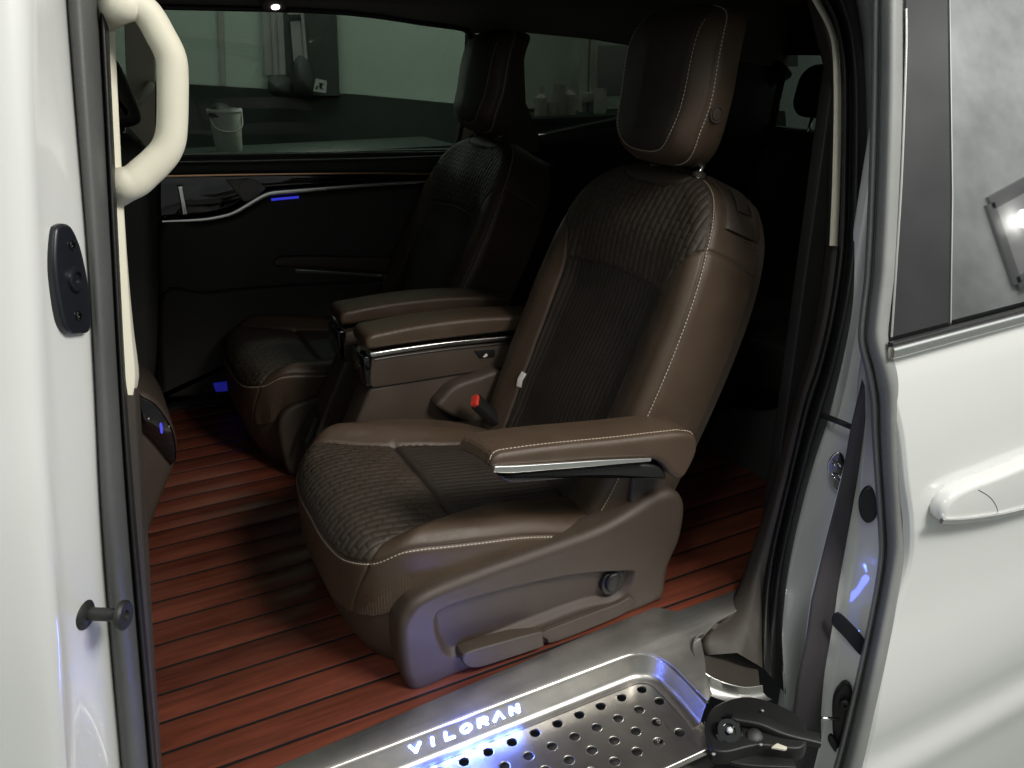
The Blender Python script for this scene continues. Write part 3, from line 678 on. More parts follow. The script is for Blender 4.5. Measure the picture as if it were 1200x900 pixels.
# small tag at the backrest seam
tq = bk.at([(.166, -.052), (.166, -.088)], .004); tb = bk.at([(.166, -.052), (.166, -.088)], .012)
sweep('care_tag', np.vstack([tq[0], (tq[0]+tq[1])/2+np.array([-.004, 0, 0]), tq[1]]), rrect(.014, .0014, .0005, 2), M_tag, seat, up=(-.8, -.5, .3))
rebase(seat, (.60, YC, 0))
tag(seat, 'brown leather captain seat nearest the open door with raised outer armrest', 'seat', 'second row captain seats')
far = copy_tree(seat); far.location = (.60, 2.305, 0); far.scale = (1, -1, 1)
pv_ = Vector((.80-.60, 0, .25))
for ch_ in far.children:
    if ch_.name.split('.')[0] in ('backrest', 'back_shell', 'shoulder_cap', 'headrest'):
        from mathutils import Matrix
        ch_.matrix_basis = Matrix.Translation(pv_) @ Matrix.Rotation(R_(4.5), 4, 'Y') @ Matrix.Translation(-pv_)
tag(far, 'shaded brown captain seat beside the far door behind the near seat', 'seat', 'second row captain seats')
# ================================================================== VAN BODY
van = empty('van_body')
def PT(u, v, y, k=.20, z0=.60):
    """pixel on a body side that leans inward above the belt line"""
    yy = y
    for _ in range(6):
        p = PY(u, v, yy); yy = y+k*max(0, p[2]-z0)
    return PY(u, v, yy)
def PF(u, v, y=2.62): 
    yy = y
    for _ in range(6):
        p = PY(u, v, yy); yy = y-.22*max(0, p[2]-.75)
    return PY(u, v, yy)
def plateF(name, pts, m, parent, th=.04, y=2.62):
    f = [PF(u, v, y) for u, v in pts]; b = [p+np.array([0, th, 0]) for p in f]; n = len(pts)
    return mk(name, f+b, [list(range(n)), list(range(n, 2*n))[::-1]]+[[i, (i+1) % n, n+(i+1) % n, n+i] for i in range(n)], m, parent, smooth=False)
# ---- roof
box('headliner', (-1.3, 1.12, 1.25), (2.56, 2.66, 1.28), M_headl, van, .01)
ribbon('roof_rail_trim', [[(x, 2.36, 1.252) for x in (-1.2, 0, 1.2, 2.5)], [(x, 2.46, 1.235) for x in (-1.2, 0, 1.2, 2.5)], [(x, 2.525, 1.195) for x in (-1.2, 0, 1.2, 2.5)]], M_headl, van, n=8, smooth_across=True)
box('roof_side_rail', (-1.3, .99, 1.19), (2.56, 1.13, 1.30), M_white, van, .02)
dl_ = PY(322, 4, 2.455); d_o = lathe('dome_lamp', [(.034, .004), (.034, -.006), (.028, -.009)], dl_, (0, .45, .9), M_headl, van, k=24)
lathe('dome_lens', [(.011, -.0092), (.011, -.012), (.007, -.014)], dl_, (0, .45, .9), M_dome, d_o, k=20)
dml = bpy.data.lights.new('dome_light', 'AREA'); dml.shape = 'DISK'; dml.size = .09; dml.energy = 7.5; dml.color = (1, .95, .92)
dmo = bpy.data.objects.new('dome_light', dml); COL.objects.link(dmo); dmo.location = tuple(dl_+np.array([0, -.03, -.03])); dmo.rotation_euler = (R_(-18), 0, 0); dmo.parent = van
# closing surfaces of the cabin
box('cabin_front', (-1.34, 1.0, -.3), (-1.31, 2.7, 1.28), M_dark, van)
box('floor_sill_far', (-1.3, 2.648, -.05), (2.5, 2.70, .018), M_dark, van)
box('quarter_trim_near', (1.28, 1.17, -.02), (2.52, 1.20, 1.25), M_dark, van)
box('quarter_panel', (1.26, 1.03, -.40), (2.6, 1.06, 1.25), M_white, van, .01)
# ---- tailgate with its window
tg = empty('tailgate')
def TP(u, v, x=2.5): return PX(u, v, x)
win = np.array([TP(u, v)[1:] for u, v in [(909, 71), (990, 67), (1010, 67), (1010, 151), (990, 150), (916, 149), (908, 130), (902, 110), (907, 100)]])
W4 = np.array([TP(909, 70)[1:], TP(1040, 66)[1:], TP(1040, 152)[1:], TP(916, 149)[1:]])
yl, yr = max(win[:, 0]), 1.2
zt, zb = W4[:, 1].max(), W4[:, 1].min()
box('panel_lower', (2.5, 1.1, -.05), (2.54, 2.62, zb), M_dark, tg); box('panel_upper', (2.5, 1.1, zt), (2.54, 2.62, 1.25), M_black, tg)
box('panel_side', (2.5, yl+.012, zb+.001), (2.54, 2.62, zt-.001), M_dark, tg); box('panel_side', (2.5, 1.1, zb+.001), (2.54, yr, zt-.001), M_dark, tg)
cor = np.array([TP(u, v)[1:] for u, v in [(905, 70), (914, 70), (928, 84), (926, 92), (912, 98), (904, 104)]])
slab('corner_trim', cat_(cor, 24, True), .004, .03, lambda a, b, d: (2.47+d, a, b), M_dark, tg)
box('rear_glass', (2.515, yr, zb), (2.520, yl+.012, zt), M_tint, tg, .001)
tag(rebase(tg, (2.5, 1.9, -.05)), 'dark trimmed tailgate with its rear window behind the third row', 'tailgate')
# ---- far side wall: panels between the windows
plateF('window_header', [(-250, -20), (180, 7), (390, 13), (500, 27), (545, 34), (552, 40), (612, 37), (700, 46), (765, 57), (830, 66), (905, 78), (935, 78), (935, -60), (-250, -150)], M_headl, van)
plateF('pillar_trim', [(551, 40), (613, 38), (616, 120), (632, 160), (632, 178), (531, 178), (537, 168), (549, 100)], M_headl, van)
plateF('pillar_trim', [(764, 57), (908, 78), (908, 240), (764, 128)], M_dark, van)
plateF('pillar_trim', [(146, 5), (181, 8), (182, 186), (152, 186)], M_cream, van)
plateF('belt_panel', [(-250, 150), (152, 182), (532, 175), (640, 157), (766, 130), (920, 130), (980, 900), (-250, 900)], M_dark, van, y=2.64)
plateF('pillar_seam', [(552, 126), (562, 150), (541, 168), (537, 166)], M_cream, van, th=.01, y=2.612)
plateF('front_window', [(-250, -5), (146, 5), (152, 186), (-250, 190)], M_tint, van, th=.004, y=2.63)
hp = [PF(176, 100, 2.60), PF(172, 108, 2.56), PF(164, 117, 2.54), PF(155, 120, 2.56), PF(150, 121, 2.60)]
tube('far_grab_handle', hp, .012, M_cream, van)
# ---- far sliding door
fd = empty('far_sliding_door')
plateF('window', [(180, 7), (390, 13), (500, 27), (545, 34), (551, 45), (548, 100), (536, 168), (531, 179), (200, 185), (181, 186)], M_tint, fd, th=.004, y=2.625)
plateF('quarter_window', [(612, 37), (700, 46), (765, 57), (766, 132), (720, 141), (640, 157), (631, 157), (615, 120)], M_dtint, van, th=.004, y=2.625)
tube('window_seal', [PF(u, v, 2.612) for u, v in [(181, 184), (300, 182.5), (430, 180.5), (528, 178.5), (537, 167), (549, 100), (551, 46), (545, 35), (500, 28), (390, 14), (181, 8)]], .007, M_rubdark, fd, n=90, k=8)
dp = lambda pts, y: np.array([PY(u, v, y) for u, v in pts])[:, [0, 2]]
slab('upper_trim', cat_(dp([(186, 192), (300, 189), (440, 186), (560, 183), (640, 190), (640, 205), (500, 204), (330, 203), (186, 206)], 2.60), 80, True), .012, .05, ysl(2.595), M_dark, fd)
slab('gloss_panel', lin_(dp([(187, 207), (330, 205), (500, 206), (600, 208), (600, 212), (500, 211), (400, 218), (318, 224), (290, 238), (268, 249), (235, 255), (187, 257)], 2.60), 90, True), .004, .03, ysl(2.602), M_gloss, fd)
slab('lower_trim', cat_(dp([(188, 262), (235, 260), (272, 253), (295, 241), (322, 229), (400, 223), (500, 217), (620, 215), (620, 440), (420, 455), (200, 470), (186, 460), (185, 350)], 2.59), 150, True), .018, .05, ysl(2.575), M_dark, fd)
sweep('copper_accent', cat_([PY(u, v, 2.588) for u, v in [(187, 206.5), (300, 204.5), (437, 203), (500, 204), (570, 206)]], 30), rrect(.006, .0065, .001, 2), M_copper, fd)
wave = cat_([PY(u, v, 2.572) for u, v in [(190, 259.5), (235, 257.5), (258, 254), (274, 249.5), (290, 240.5), (306, 231), (318, 226.5), (345, 224), (400, 219.5), (450, 216), (520, 212), (570, 210)]], 70)
sweep('silver_trim', wave, rrect(.008, .011, .002, 3), M_chrome, fd, scale=np.interp(np.linspace(0, 1, 70), [0, .1, .35, .6, 1], [.5, .9, 1.35, 1.0, .5]))
bl_ = cat_([PY(u, v, 2.573) for u, v in [(318, 234), (333, 232.5), (350, 231)]], 8); sweep('blue_light', bl_, rrect(.004, .007, .001, 2), M_blue, fd)
slab('pull_handle', lin_(dp([(208, 218.5), (214.5, 217.5), (220.5, 252), (214.5, 253)], 2.58), 24, True), .003, .012, ysl(2.585), M_chrome, fd)
sp1 = slab('speaker_grille', lin_(dp([(266, 211.5), (299, 211), (313, 221.5), (308, 227), (291, 237.5), (286, 236)], 2.58), 48, True), .003, .01, ysl(2.592), mat('speaker_metal', (.42, .40, .37), .45, .7, bump=(420, .8, 'vor')), fd)
lathe('speaker_ring', [(.032, 0), (.032, -.003), (.029, -.004), (.0285, -.001), (.002, -.001)], PY(292, 222, 2.591), (0, 1, 0), MATS['speaker_metal'], sp1)
slab('lower_step', cat_(dp([(190, 345), (240, 342), (300, 336), (420, 330), (600, 326), (600, 440), (420, 452), (200, 466), (190, 455)], 2.57), 100, True), .014, .03, ysl(2.562), M_dark, fd)
slab('footwell_glow_sheet', lin_(dp([(250, 449), (298, 443), (301, 455), (252, 459)], 2.56), 20, True), .001, .012, ysl(2.556), M_bluedim, fd)  # self-lit sheet in place of the blue glow patch, not a lamp
tag(rebase(fd, (.9, 2.62, .02)), 'closed far door with silver wave trim, copper line and blue light', 'door')
# ---- centre console end with control panel
cc = empty('centre_console')
slab('console_body', cat_(dp([(130, 455), (160, 458), (182, 470), (200, 494), (208, 520), (206, 545), (193, 578), (180, 612), (165, 655), (130, 690)], 1.80), 80, True), .02, .26, ysl(1.80), M_plas, cc)
cpn = slab('control_panel', cat_(dp([(158, 462), (168, 466), (184, 476), (200, 499), (206, 520), (206, 540), (199, 542), (184, 524), (168, 507), (158, 500)], 1.795), 60, True), .004, .012, ysl(1.793), M_gloss, cc)
slab('blue_indicator', cat_(dp([(187, 497), (190, 497), (191, 507), (188.5, 508)], 1.79), 16, True), .0004, .002, ysl(1.7915), M_blue, cpn)
for u, v in ((198, 500), (174, 491)): lathe('screw', [(.0028, 0), (.0025, -.0015), (.001, -.002)], PY(u, v, 1.792), (0, 1, 0), M_chrome, cpn, k=10)
tag(rebase(cc, (-.1, 1.93, 0)), 'brown centre console end with glossy black control panel beside the pillar', 'console')
# ---- front seat seen through the grab handle
fs = empty('front_seat')
slab('backrest', cat_(dp([(100, 172), (140, 163), (164, 164), (178, 180), (184, 215), (178, 460), (100, 470)], 2.12), 60, True), .04, .42, ysl(2.10), M_dark, fs)
hq = slab('headrest', cat_(dp([(100, 60), (132, 68), (142, 78), (158, 112), (166, 138), (160, 147), (140, 151), (100, 153)], 2.2), 60, True), .035, .26, ysl(2.18), M_dark, fs)
for yy in (2.27, 2.36): tube('post', [PY(143, 150, 2.27)+np.array([0, yy-2.27, .02]), PY(148, 166, 2.27)+np.array([0, yy-2.27, -.02])], .006, M_bchrome, fs)
tag(rebase(fs, (-.2, 2.3, 0)), 'dark front seat top visible through the cream grab handle', 'seat')
# ---- third row seats
def third(yc, lab):
    t = empty('third_row_seat')
    slab('cushion', rrect(.50, .46, .06, 5)+np.array([1.85, yc]), .05, .16, lambda a, b, d: (a, b, .33-d), M_dark, t)
    slab('base', rrect(.40, .40, .04, 4)+np.array([1.88, yc]), .01, .165, lambda a, b, d: (a, b, .168-d), M_black, t)
    slab('backrest', rrect(.46, .56, .09, 6)+np.array([yc, .54]), .05, .12, lambda a, b, d: (2.02+d+(b-.3)*.28, a, b), M_dark, t)
    slab('headrest', rrect(.25, .165, .06, 6)+np.array([yc, .945]), .03, .09, lambda a, b, d: (2.17+d+(b-.9)*.2, a, b), M_dark, t)
    for s_ in (-.05, .05): tube('post', [(2.215, yc+s_, .88), (2.19, yc+s_, .78)], .006, M_bchrome, t)
    b_ = empty('buckle'); b_.parent = t
    c = PX(876, 413, 1.95) if yc > 1.8 else np.array([1.9, yc+.2, .36])
    return tag(rebase(t, (1.85, yc, 0)), lab, 'seat', 'third row seats') if False else (bpy.data.objects.remove(b_), tag(rebase(t, (1.85, yc, 0)), lab, 'seat', 'third row seats'))[1]
third(2.035, 'dark third row seat whose headrest shows against the rear window')
third(1.45, 'dark third row seat nearest the rear door pillar')
# low box between second and third row
p0 = PX(846, 488, 1.42); 
bx_ = empty('seat_belt'); 
sweep('webbing', cat_([TP(919, 78, 2.44), TP(912, 110, 2.44), TP(905, 150, 2.42), TP(900, 200, 2.38)], 20), rrect(.040, .002, .0006, 2), M_strap, bx_, up=(1, 0, .1))
sweep('guide', np.array([TP(914, 116, 2.42), TP(911.5, 124, 2.42)]), rrect(.010, .006, .002, 2), M_bchrome, bx_, up=(1, 0, .1))
tag(rebase(bx_, tuple(TP(900, 200, 2.38))), 'dark seat belt hanging beside the rear window', 'seat belt')
fb = empty('floor_locker', label='charcoal upholstered step behind the near seat beside the door pillar', cat='step')
slab('front_face', cat_(np.array([PX(u, v, 1.50)[1:] for u, v in [(838, 487), (880, 484), (914, 486), (905, 540), (893, 575), (825, 562)]]), 50, True), .012, .05, lambda a, b, d: (1.50+d, a, b), mat('charcoal_fabric', (.038, .038, .036), .8, bump=(900, .4, 'noise')), fb)
c = PX(876, 413, 1.75); box('buckle', c-np.array([.012, .02, .008]), c+np.array([.012, .02, .008]), mat('dim_red', (.30, .04, .03), .5), fb)
rebase(fb, (1.5, 1.6, 0))
# ================================================================== B PILLAR (left)
vs = (-160, 0, 150, 300, 450, 600, 750, 900, 1100)
def crv(us, y, k=.20, dv=vs): return [PT(u, v, y, k) for u, v in zip(us, dv)]
e0 = crv((-120, -80, -60, -50, -45, -40, -30, -25, -20), .835)
e_m1 = crv((-700, -640, -600, -580, -560, -540, -520, -500, -480), .845)
e1 = crv((10, 18, 24, 30, 38, 46, 58, 68, 80), .838)
e1b = crv((40, 45, 48, 54, 60, 68, 78, 86, 98), .862)
e2 = crv((68, 78, 90, 103, 111, 118, 129, 142, 158), .93)
e2b = crv((70, 80, 92, 105, 113, 120, 131, 144, 160), .97)
ribbon('pillar_skin', [e_m1, e0, e1, e1b, e2, e2b], M_white, van, n=70, across=8, smooth_across=True)
ribbon('front_door_panel', [[np.array([-1.32, p[1], p[2]]) for p in e_m1], e_m1], M_white, van, n=40, across=4)
sL = (66, 76, 88, 100, 109, 116, 127, 140, 156); sR = (118, 125, 132, 139, 147, 158, 171, 184, 200)
def mix(f, a=sL, b=sR): return [x*(1-f)+y*f for x, y in zip(a, b)]
ribbon('pillar_seal', [crv(mix(0), .955), crv(mix(.05), .93), crv(mix(.25), .915), crv(mix(.55), .925), crv(mix(.74), .945), crv(mix(.80), .965), crv(mix(.86), .95), crv(mix(.97), .965), crv(mix(1), .99)], M_rubber, van, n=70, across=4, smooth_across=True)
ribbon('pillar_seal_inner', [crv(mix(.80), .962), crv(mix(.88), .945), crv(mix(1.0), .965), crv(mix(1.03), 1.0)], M_rubdark, van, n=70, across=4, smooth_across=True)
vt = (-160, 0, 150, 300, 380, 440, 463)
ribbon('pillar_trim_cream', [[PT(u, v, .985) for u, v in zip((115, 124, 131, 138.5, 143, 147, 150), vt)], [PT(u, v, .99) for u, v in zip((126, 133, 140, 148, 153, 158, 156), vt)], [PT(u, v, 1.06) for u, v in zip((126, 133, 140, 149, 156, 163, 157), vt)], [PT(u, v, 1.12) for u, v in zip((120, 128, 135, 142, 147, 150, 150), vt)]], M_cream, van, n=50, across=5)
vb = (455, 600, 750, 900, 1100)
ribbon('pillar_trim_lower', [[PT(u, v, .985) for u, v in zip((147, 157, 170, 182, 198), vb)], [PT(u, v, .995) for u, v in zip((158, 166, 176, 187, 202), vb)], [PT(u, v, 1.06) for u, v in zip((163, 172, 180, 190, 203), vb)], [PT(u, v, 1.10) for u, v in zip((150, 160, 172, 184, 200), vb)]], M_btrim, van, n=40, across=5)
# grab handle
gy = 1.045
gp = [PY(124, 16, 1.085), PY(140, 9, gy), PY(156, 6, gy), PY(168, 11, gy), PY(178, 23, gy), PY(188, 41, gy), PY(197, 58, gy), PY(201.5, 72, gy), PY(202.5, 92, gy), PY(202.5, 118, gy), PY(202, 142, gy), PY(200, 162, gy), PY(194, 177, gy), PY(183, 190, gy), PY(170, 202, gy), PY(158, 212, gy), PY(144, 217, gy+.004), PY(130, 220, 1.085)]
gpath = cat_(gp, 90)
gs = np.interp(np.linspace(0, 1, 90), [0, .08, .2, .45, .6, .85, 1], [1.1, .98, .95, 1, 1, 1.12, 1.5])
gh = sweep('grab_handle', gpath, circ(.0168, 20, .0155), M_cream, van, up=(0, 1, 0), scale=gs, sharp=None)
for i in (12, 79):
    sweep('handle_joint', gpath[i:i+2], circ(.0167*gs[i], 20, .0147*gs[i]), M_btrim, gh, up=(0, 1, 0), caps=False)
# door stop plate and bump stop on the pillar
def BPL(u, v, off=0):
    """point on the rearward pillar face"""
    a = PT(u, v, .895); return a+np.array([.018+off, -.012-off*.7, 0])
fo = [(62, 270), (66, 264), (74, 262), (82, 268), (92, 292), (101, 335), (104, 370), (102, 388), (92, 391), (79, 390), (70, 374), (62, 330), (60, 300)]
nvec = np.array([.85, -.5, .0]); nvec /= np.linalg.norm(nvec)
base3 = np.array([PT(u, v, .893) for u, v in fo]); c3 = base3.mean(0)
eu = np.array([0.5, .85, 0]); eu /= np.linalg.norm(eu); ev = np.array([0, 0, 1.])
def proj(u, v):                     # pixel on the tangent plane of the pillar face
    r = _ray(u, v); p0 = c3+nvec*.004; t = ((p0-_C)@nvec)/(r@nvec); p = _C+r*t; return np.array([(p-c3)@eu, (p-c3)@ev])
fs2 = np.array([proj(u, v) for u, v in fo])
pl = slab('door_bracket', cat_(fs2, 70, True), .004, .016, lambda a, b, d: tuple(c3+eu*a+ev*b+nvec*(.008-d)), M_navy, van)
for (u, v, r, h) in ((79, 287, .0052, .003), (83, 327, .0135, .005), (87, 370, .0052, .003)):
    q2 = proj(u, v); oo = c3+eu*q2[0]+ev*q2[1]+nvec*.0075
    lathe('bump_stop' if r > .01 else 'bolt', [(r, 0), (r*.95, h*.8), (r*.75, h), (r*.55, h*.9), (r*.5, h*.3), (.0005, h*.3)], oo, nvec, M_gloss if r < .01 else M_navy, pl, k=24)
sb0 = PT(97, 719, .893)
fs3 = PT(146, 721, .868); axs = fs3-sb0; Ls = np.linalg.norm(axs); axs = axs/Ls
stud = lathe('stop_stud', [(.0005, -.004), (.0165, -.004), (.018, -.001), (.018, .003), (.0145, .006), (.0075, .008), (.0075, Ls-.010), (.012, Ls-.007), (.0165, Ls-.004), (.017, Ls), (.0145, Ls+.0025), (.006, Ls+.002), (.005, Ls-.001), (.0005, Ls-.001)], sb0, axs, M_rubdark, van, k=32)
# ================================================================== C PILLAR (right)
T0 = [(925, -60), (944, -5), (955, 40), (968, 100), (970, 200), (966, 300), (952, 395), (931, 468), (906, 567), (884, 635), (866, 685), (845, 722), (820, 748), (826, 768)]
T1 = [(935, -60), (961, 0), (977, 27), (985, 67), (986, 150), (982, 290), (965, 400), (944, 468), (921, 567), (905, 635), (896, 690), (894, 750), (897, 800), (899, 814)]
T2 = [(985, -60), (1003, 0), (1012, 60), (1016, 150), (1014, 250), (1010, 320), (999, 380), (985, 441), (970, 495), (951, 553), (934, 620), (921, 690), (917, 750), (921, 800), (920, 845)]
T3 = [(1020, -60), (1030, 0), (1032, 60), (1032, 150), (1030, 250), (1028, 320), (1030, 380), (1032, 441), (1022, 495), (1008, 553), (990, 620), (972, 690), (958, 750), (948, 800), (940, 862)]
def ydrop(v): return np.interp(v, [560, 640, 690, 750, 808, 850], [0, .012, .04, .115, .17, .19])
def CP(L, y): return [PT(u, v, y-ydrop(v)*min(1, max(0, (y-.93)/.14))) for u, v in L]
def mixL(f, y, A=T1, B=T2, n=60):
    a = cat_(np.array(A, float), n); b = cat_(np.array(B, float), n); c = a*(1-f)+b*f
    return CP(c[::3], y)
t0 = CP(T0, 1.11)
ribbon('rear_pillar_trim', [[p+np.array([.14, .02, 0]) for p in t0], [p+np.array([.04, .01, 0]) for p in t0], t0, mixL(.55, 1.075, T0, T1), mixL(.96, 1.065, T0, T1), mixL(1.0, 1.08, T0, T1)], M_btrim, van, n=70, across=4)
cs = [(951.7, 0), (963, 20), (971, 38), (975.5, 60), (977, 110), (976.7, 150), (975, 220), (972, 288)]; cs2 = [(961, 0), (972, 20), (979, 38), (984, 60), (986, 110), (986, 150), (984.5, 220), (981.7, 289)]
csA = [(930, -50)]+cs; csB = [(938, -50)]+cs2
ribbon('pillar_trim_cream', [CP(csA, 1.072), CP(csA, 1.058), CP([((a+c)/2, b) for (a, b), (c, d) in zip(csA, csB)], 1.055), CP(csB, 1.058), CP(csB, 1.072)], M_cream, van, n=50, across=3)
ribbon('door_opening_seal', [mixL(0, 1.07), mixL(.03, 1.052), mixL(.16, 1.040), mixL(.28, 1.046), mixL(.34, 1.058), mixL(.42, 1.035), mixL(.62, 1.018), mixL(.82, 1.024), mixL(.96, 1.036), mixL(1.0, 1.05)], M_rubdark, van, n=90, across=4, smooth_across=True)
ribbon('door_jamb', [mixL(.9, 1.055), CP(T2, 1.042), mixL(.5, 1.012, T2, T3), CP(T3, .985), [p+np.array([.08, -.01, 0]) for p in CP(T3, .985)]], M_white, van, n=80, across=6, smooth_across=True)
# latch striker on the jamb
lc = PT(978, 552, 1.0); lo_ = [(970, 545), (975, 535), (984, 530), (990, 540), (990, 565), (985, 575), (977, 572), (971, 560)]
lp_ = np.array([PT(u, v, 1.0) for u, v in lo_]); nl = np.array([-.62, -.78, 0]); nl /= np.linalg.norm(nl); lu = np.array([.78, -.62, 0]); lu /= np.linalg.norm(lu)
c3b = lp_.mean(0)+nl*.016
def pl2(u, v, base, n_, u_): 
    r = _ray(u, v); t = ((base-_C)@n_)/(r@n_); p = _C+r*t; return np.array([(p-base)@u_, (p-base)[2]])
lt = slab('latch_striker', cat_(np.array([pl2(u, v, c3b, nl, lu) for u, v in lo_]), 50, True), .002, .006, lambda a, b, d: tuple(c3b+lu*a+np.array([0, 0, b])-nl*d), M_bchrome, van)
for v0, v1 in ((541, 549), (556, 563)):
    A_, B_ = pl2(975, v0, c3b, nl, lu), pl2(986, v1-2, c3b, nl, lu)
    f3 = lambda q_, o_: c3b+lu*q_[0]+np.array([0, 0, q_[1]])+nl*o_
    tube('striker_loop', [f3(A_, .0), f3(A_*.8+B_*.2, .009), f3(A_*.2+B_*.8, .009), f3(B_, 0)], .0022, M_bchrome, lt, k=8)
stem = cat_([PT(962, 486, 1.03), PT(985, 495, .985), PT(1004, 503, .965)], 12)
sweep('check_link', stem, rrect(.008, .011, .003, 3), M_rubdark, van, up=(0, 0, 1))
rebase(van, (.6, 1.86, -.05)); tag(van, 'white van body with open side doorway, dark cabin trim and cream pillar trim', 'van')
# ================================================================== SLIDING DOOR (right, slid open)
sd = empty('sliding_door')
D1 = [(1024, -60), (1022, 0), (1020, 120), (1017, 230), (1012, 330), (1005, 390), (1011, 424), (1019, 462), (1022, 520), (1027, 600), (1029, 650), (1020, 710), (1001, 800), (976, 900), (950, 980)]
D2 = [(1060, -60), (1058, 0), (1058, 120), (1054, 230), (1048, 330), (1041, 395), (1050, 428), (1056, 462), (1056, 520), (1061, 600), (1063, 645), (1054, 700), (1036, 790), (1012, 900), (990, 980)]
def ddrop(v): return .055*float(sstep(600, 840, v))
def DP(L, y): return [PT(u, v, y-ddrop(v), .24) for u, v in L]
def mixD(f, y, A=D1, B=D2, n=90):
    a = cat_(np.array(A, float), n); b = cat_(np.array(B, float), n); c = a*(1-f)+b*f; return DP(c[::3], y)
ribbon('edge_seal', [mixD(0, .865), mixD(.03, .845), mixD(.12, .832), mixD(.22, .834), mixD(.27, .845), mixD(.33, .826), mixD(.55, .806), mixD(.80, .800), mixD(.97, .806), mixD(1.0, .82)], M_rubpale, sd, n=120, across=4, smooth_across=True)
I0 = [(1012, 400), (1006, 440), (1000, 500), (985, 560), (965, 640), (950, 700), (938, 800), (925, 900), (915, 980)]
I1 = [(1020, 400), (1024, 462), (1027, 520), (1032, 600), (1034, 650), (1026, 710), (1007, 800), (982, 900), (956, 980)]
ribbon('inner_edge', [[p+np.array([.05, .02, 0]) for p in DP(I0, .925)], DP(I0, .925), mixD(.5, .90, I0, I1), DP(I1, .845)], M_white, sd, n=60, across=5)
F0 = [(1014, 425), (1006, 462), (997, 500), (986, 560), (966, 640), (954, 690), (951, 700), (944, 750), (934, 800), (928, 850), (925, 900), (920, 980)]
F1 = [(1020, 425), (1018, 462), (1013, 500), (1005, 560), (991, 640), (982, 690), (978, 720), (971, 760), (965, 800), (962, 850), (964, 900), (960, 980)]
ribbon('edge_flap', [DP(F0, .918), DP(F0, .912), mixD(.5, .902, F0, F1), DP(F1, .896), DP(F1, .902)], M_strap, sd, n=60, across=3)
# openings and plugs of the inner edge
ne = np.array([-.72, -.69, 0]); ne /= np.linalg.norm(ne); ue = np.array([.69, -.72, 0])
def edge_plate(name, pts, m, th=.004, off=.006, R=.0015, y=.876, parent=sd):
    b0 = np.mean(DP(pts, y), 0)+ne*off
    O = cat_(np.array([pl2(u, v, b0, ne, ue) for u, v in pts]), 40, True)
    return slab(name, O, R, th, lambda a, b, d: tuple(b0+ue*a+np.array([0, 0, b])-ne*d), m, parent)
edge_plate('rubber_plug', [(1006, 592), (1009, 578), (1017, 571), (1026, 576), (1030, 592), (1026, 608), (1017, 614), (1009, 607)], M_navy, th=.01, off=.010, R=.004, y=.868)
edge_plate('slot', [(975, 724), (979, 719), (987, 721), (1012, 748), (1014, 765), (1008, 768), (990, 748), (976, 733)], M_navy, y=.868)
lk = edge_plate('door_lock', [(976, 822), (985, 806), (992, 803), (999, 812), (996, 840), (988, 868), (980, 880), (976, 862)], M_black, th=.02, off=.02, R=.006, y=.868)
lkc = DP([(990, 815)], .868)[0]+ne*.021
lathe('lock_knob', [(.011, 0), (.011, .006), (.008, .009), (.004, .009), (.004, .005), (.0005, .005)], lkc, ne, M_black, lk)
tube('lock_pin', [DP([(963, 833)], .868)[0]+ne*.02, DP([(983, 834)], .868)[0]+ne*.02], .0035, M_bchrome, lk, k=10)
edge_plate('lock_lever', [(970, 868), (974, 862), (981, 872), (979, 882)], M_black, th=.008, off=.02, R=.002, y=.868, parent=lk)
# outer skin
dz = [.665, .60, .50, .40, .30, .20, .10, 0, -.08, -.14, -.18, -.22, -.27, -.34, -.46, -.60]
D2v = np.array([DP([(u, v)], .806)[0] for u, v in cat_(np.array([p for p in D2 if p[1] > 400], float), 80)])
zz = np.array(dz); x_at = np.interp(-zz, -D2v[:, 2], D2v[:, 0])
def ysk(z): return .806-.022*np.cos(np.clip((z-.18)/.5, -1, 1)*math.pi/2)-.022*sstep(-.20, -.27, z)-.05*sstep(.2, -.15, z)
cb0, cb1 = PT(1044, 414, .792, .24), PT(1330, 337, .792, .24)
cols = []
for dx, dyy in ((-.014, .014), (-.008, .004), (-.001, .0), (.02, 0), (.1, 0), (.3, 0), (.6, 0), (1.2, .0)):
    cc_ = []
    for i, z in enumerate(dz):
        x = x_at[i]+dx if dx < .25 else 1.2+dx
        zt_ = cb0[2]+(cb1[2]-cb0[2])*(x-cb0[0])/(cb1[0]-cb0[0])-.004
        cc_.append((x, ysk(z)+dyy+.012*sstep(.56, .665, z), z+(zt_-.665)*np.clip((z-.2)/.465, 0, 1)))
    cols.append(cc_)
ribbon('outer_skin', cols, M_white, sd, n=90, across=5, sharp=None)
# glass, gloss pillar and chrome belt strip
def belt(x, up=0): q_ = cb0+(cb1-cb0)*(x-cb0[0])/(cb1[0]-cb0[0]); return np.array([x, .812+.24*max(0, q_[2]+up-.6), q_[2]+up])
def gl(pts, y, m, nm, th=.004):
    f = [PT(*t_, y, .24) if len(t_) == 2 else np.array(t_) for t_ in pts]; b = [p+np.array([0, th, 0]) for p in f]; n = len(pts)
    return mk(nm, f+b, [list(range(n)), list(range(n, 2*n))[::-1]]+[[i, (i+1) % n, n+(i+1) % n, n+i] for i in range(n)], m, sd, smooth=False)
M_app = mat('gloss_pillar_cover', (.010, .010, .011), .06, spec=1.0)
M_app.node_tree.nodes['Principled BSDF'].inputs['IOR'].default_value = 1.45
gl([(1112, -60), (2.30, .812+.24*.58, 1.18), tuple(belt(2.38, .004)), tuple(belt(1.6, .004)), (1200, 358), (1114, 383), (1117, 230)], .812, M_priv, 'window_glass')
gl([(1062, -60), (1110.5, -60), (1115.5, 230), (1112.5, 384), (1046, 403), (1047, 340), (1056, 220), (1062, 60)], .808, M_app, 'pillar_cover')
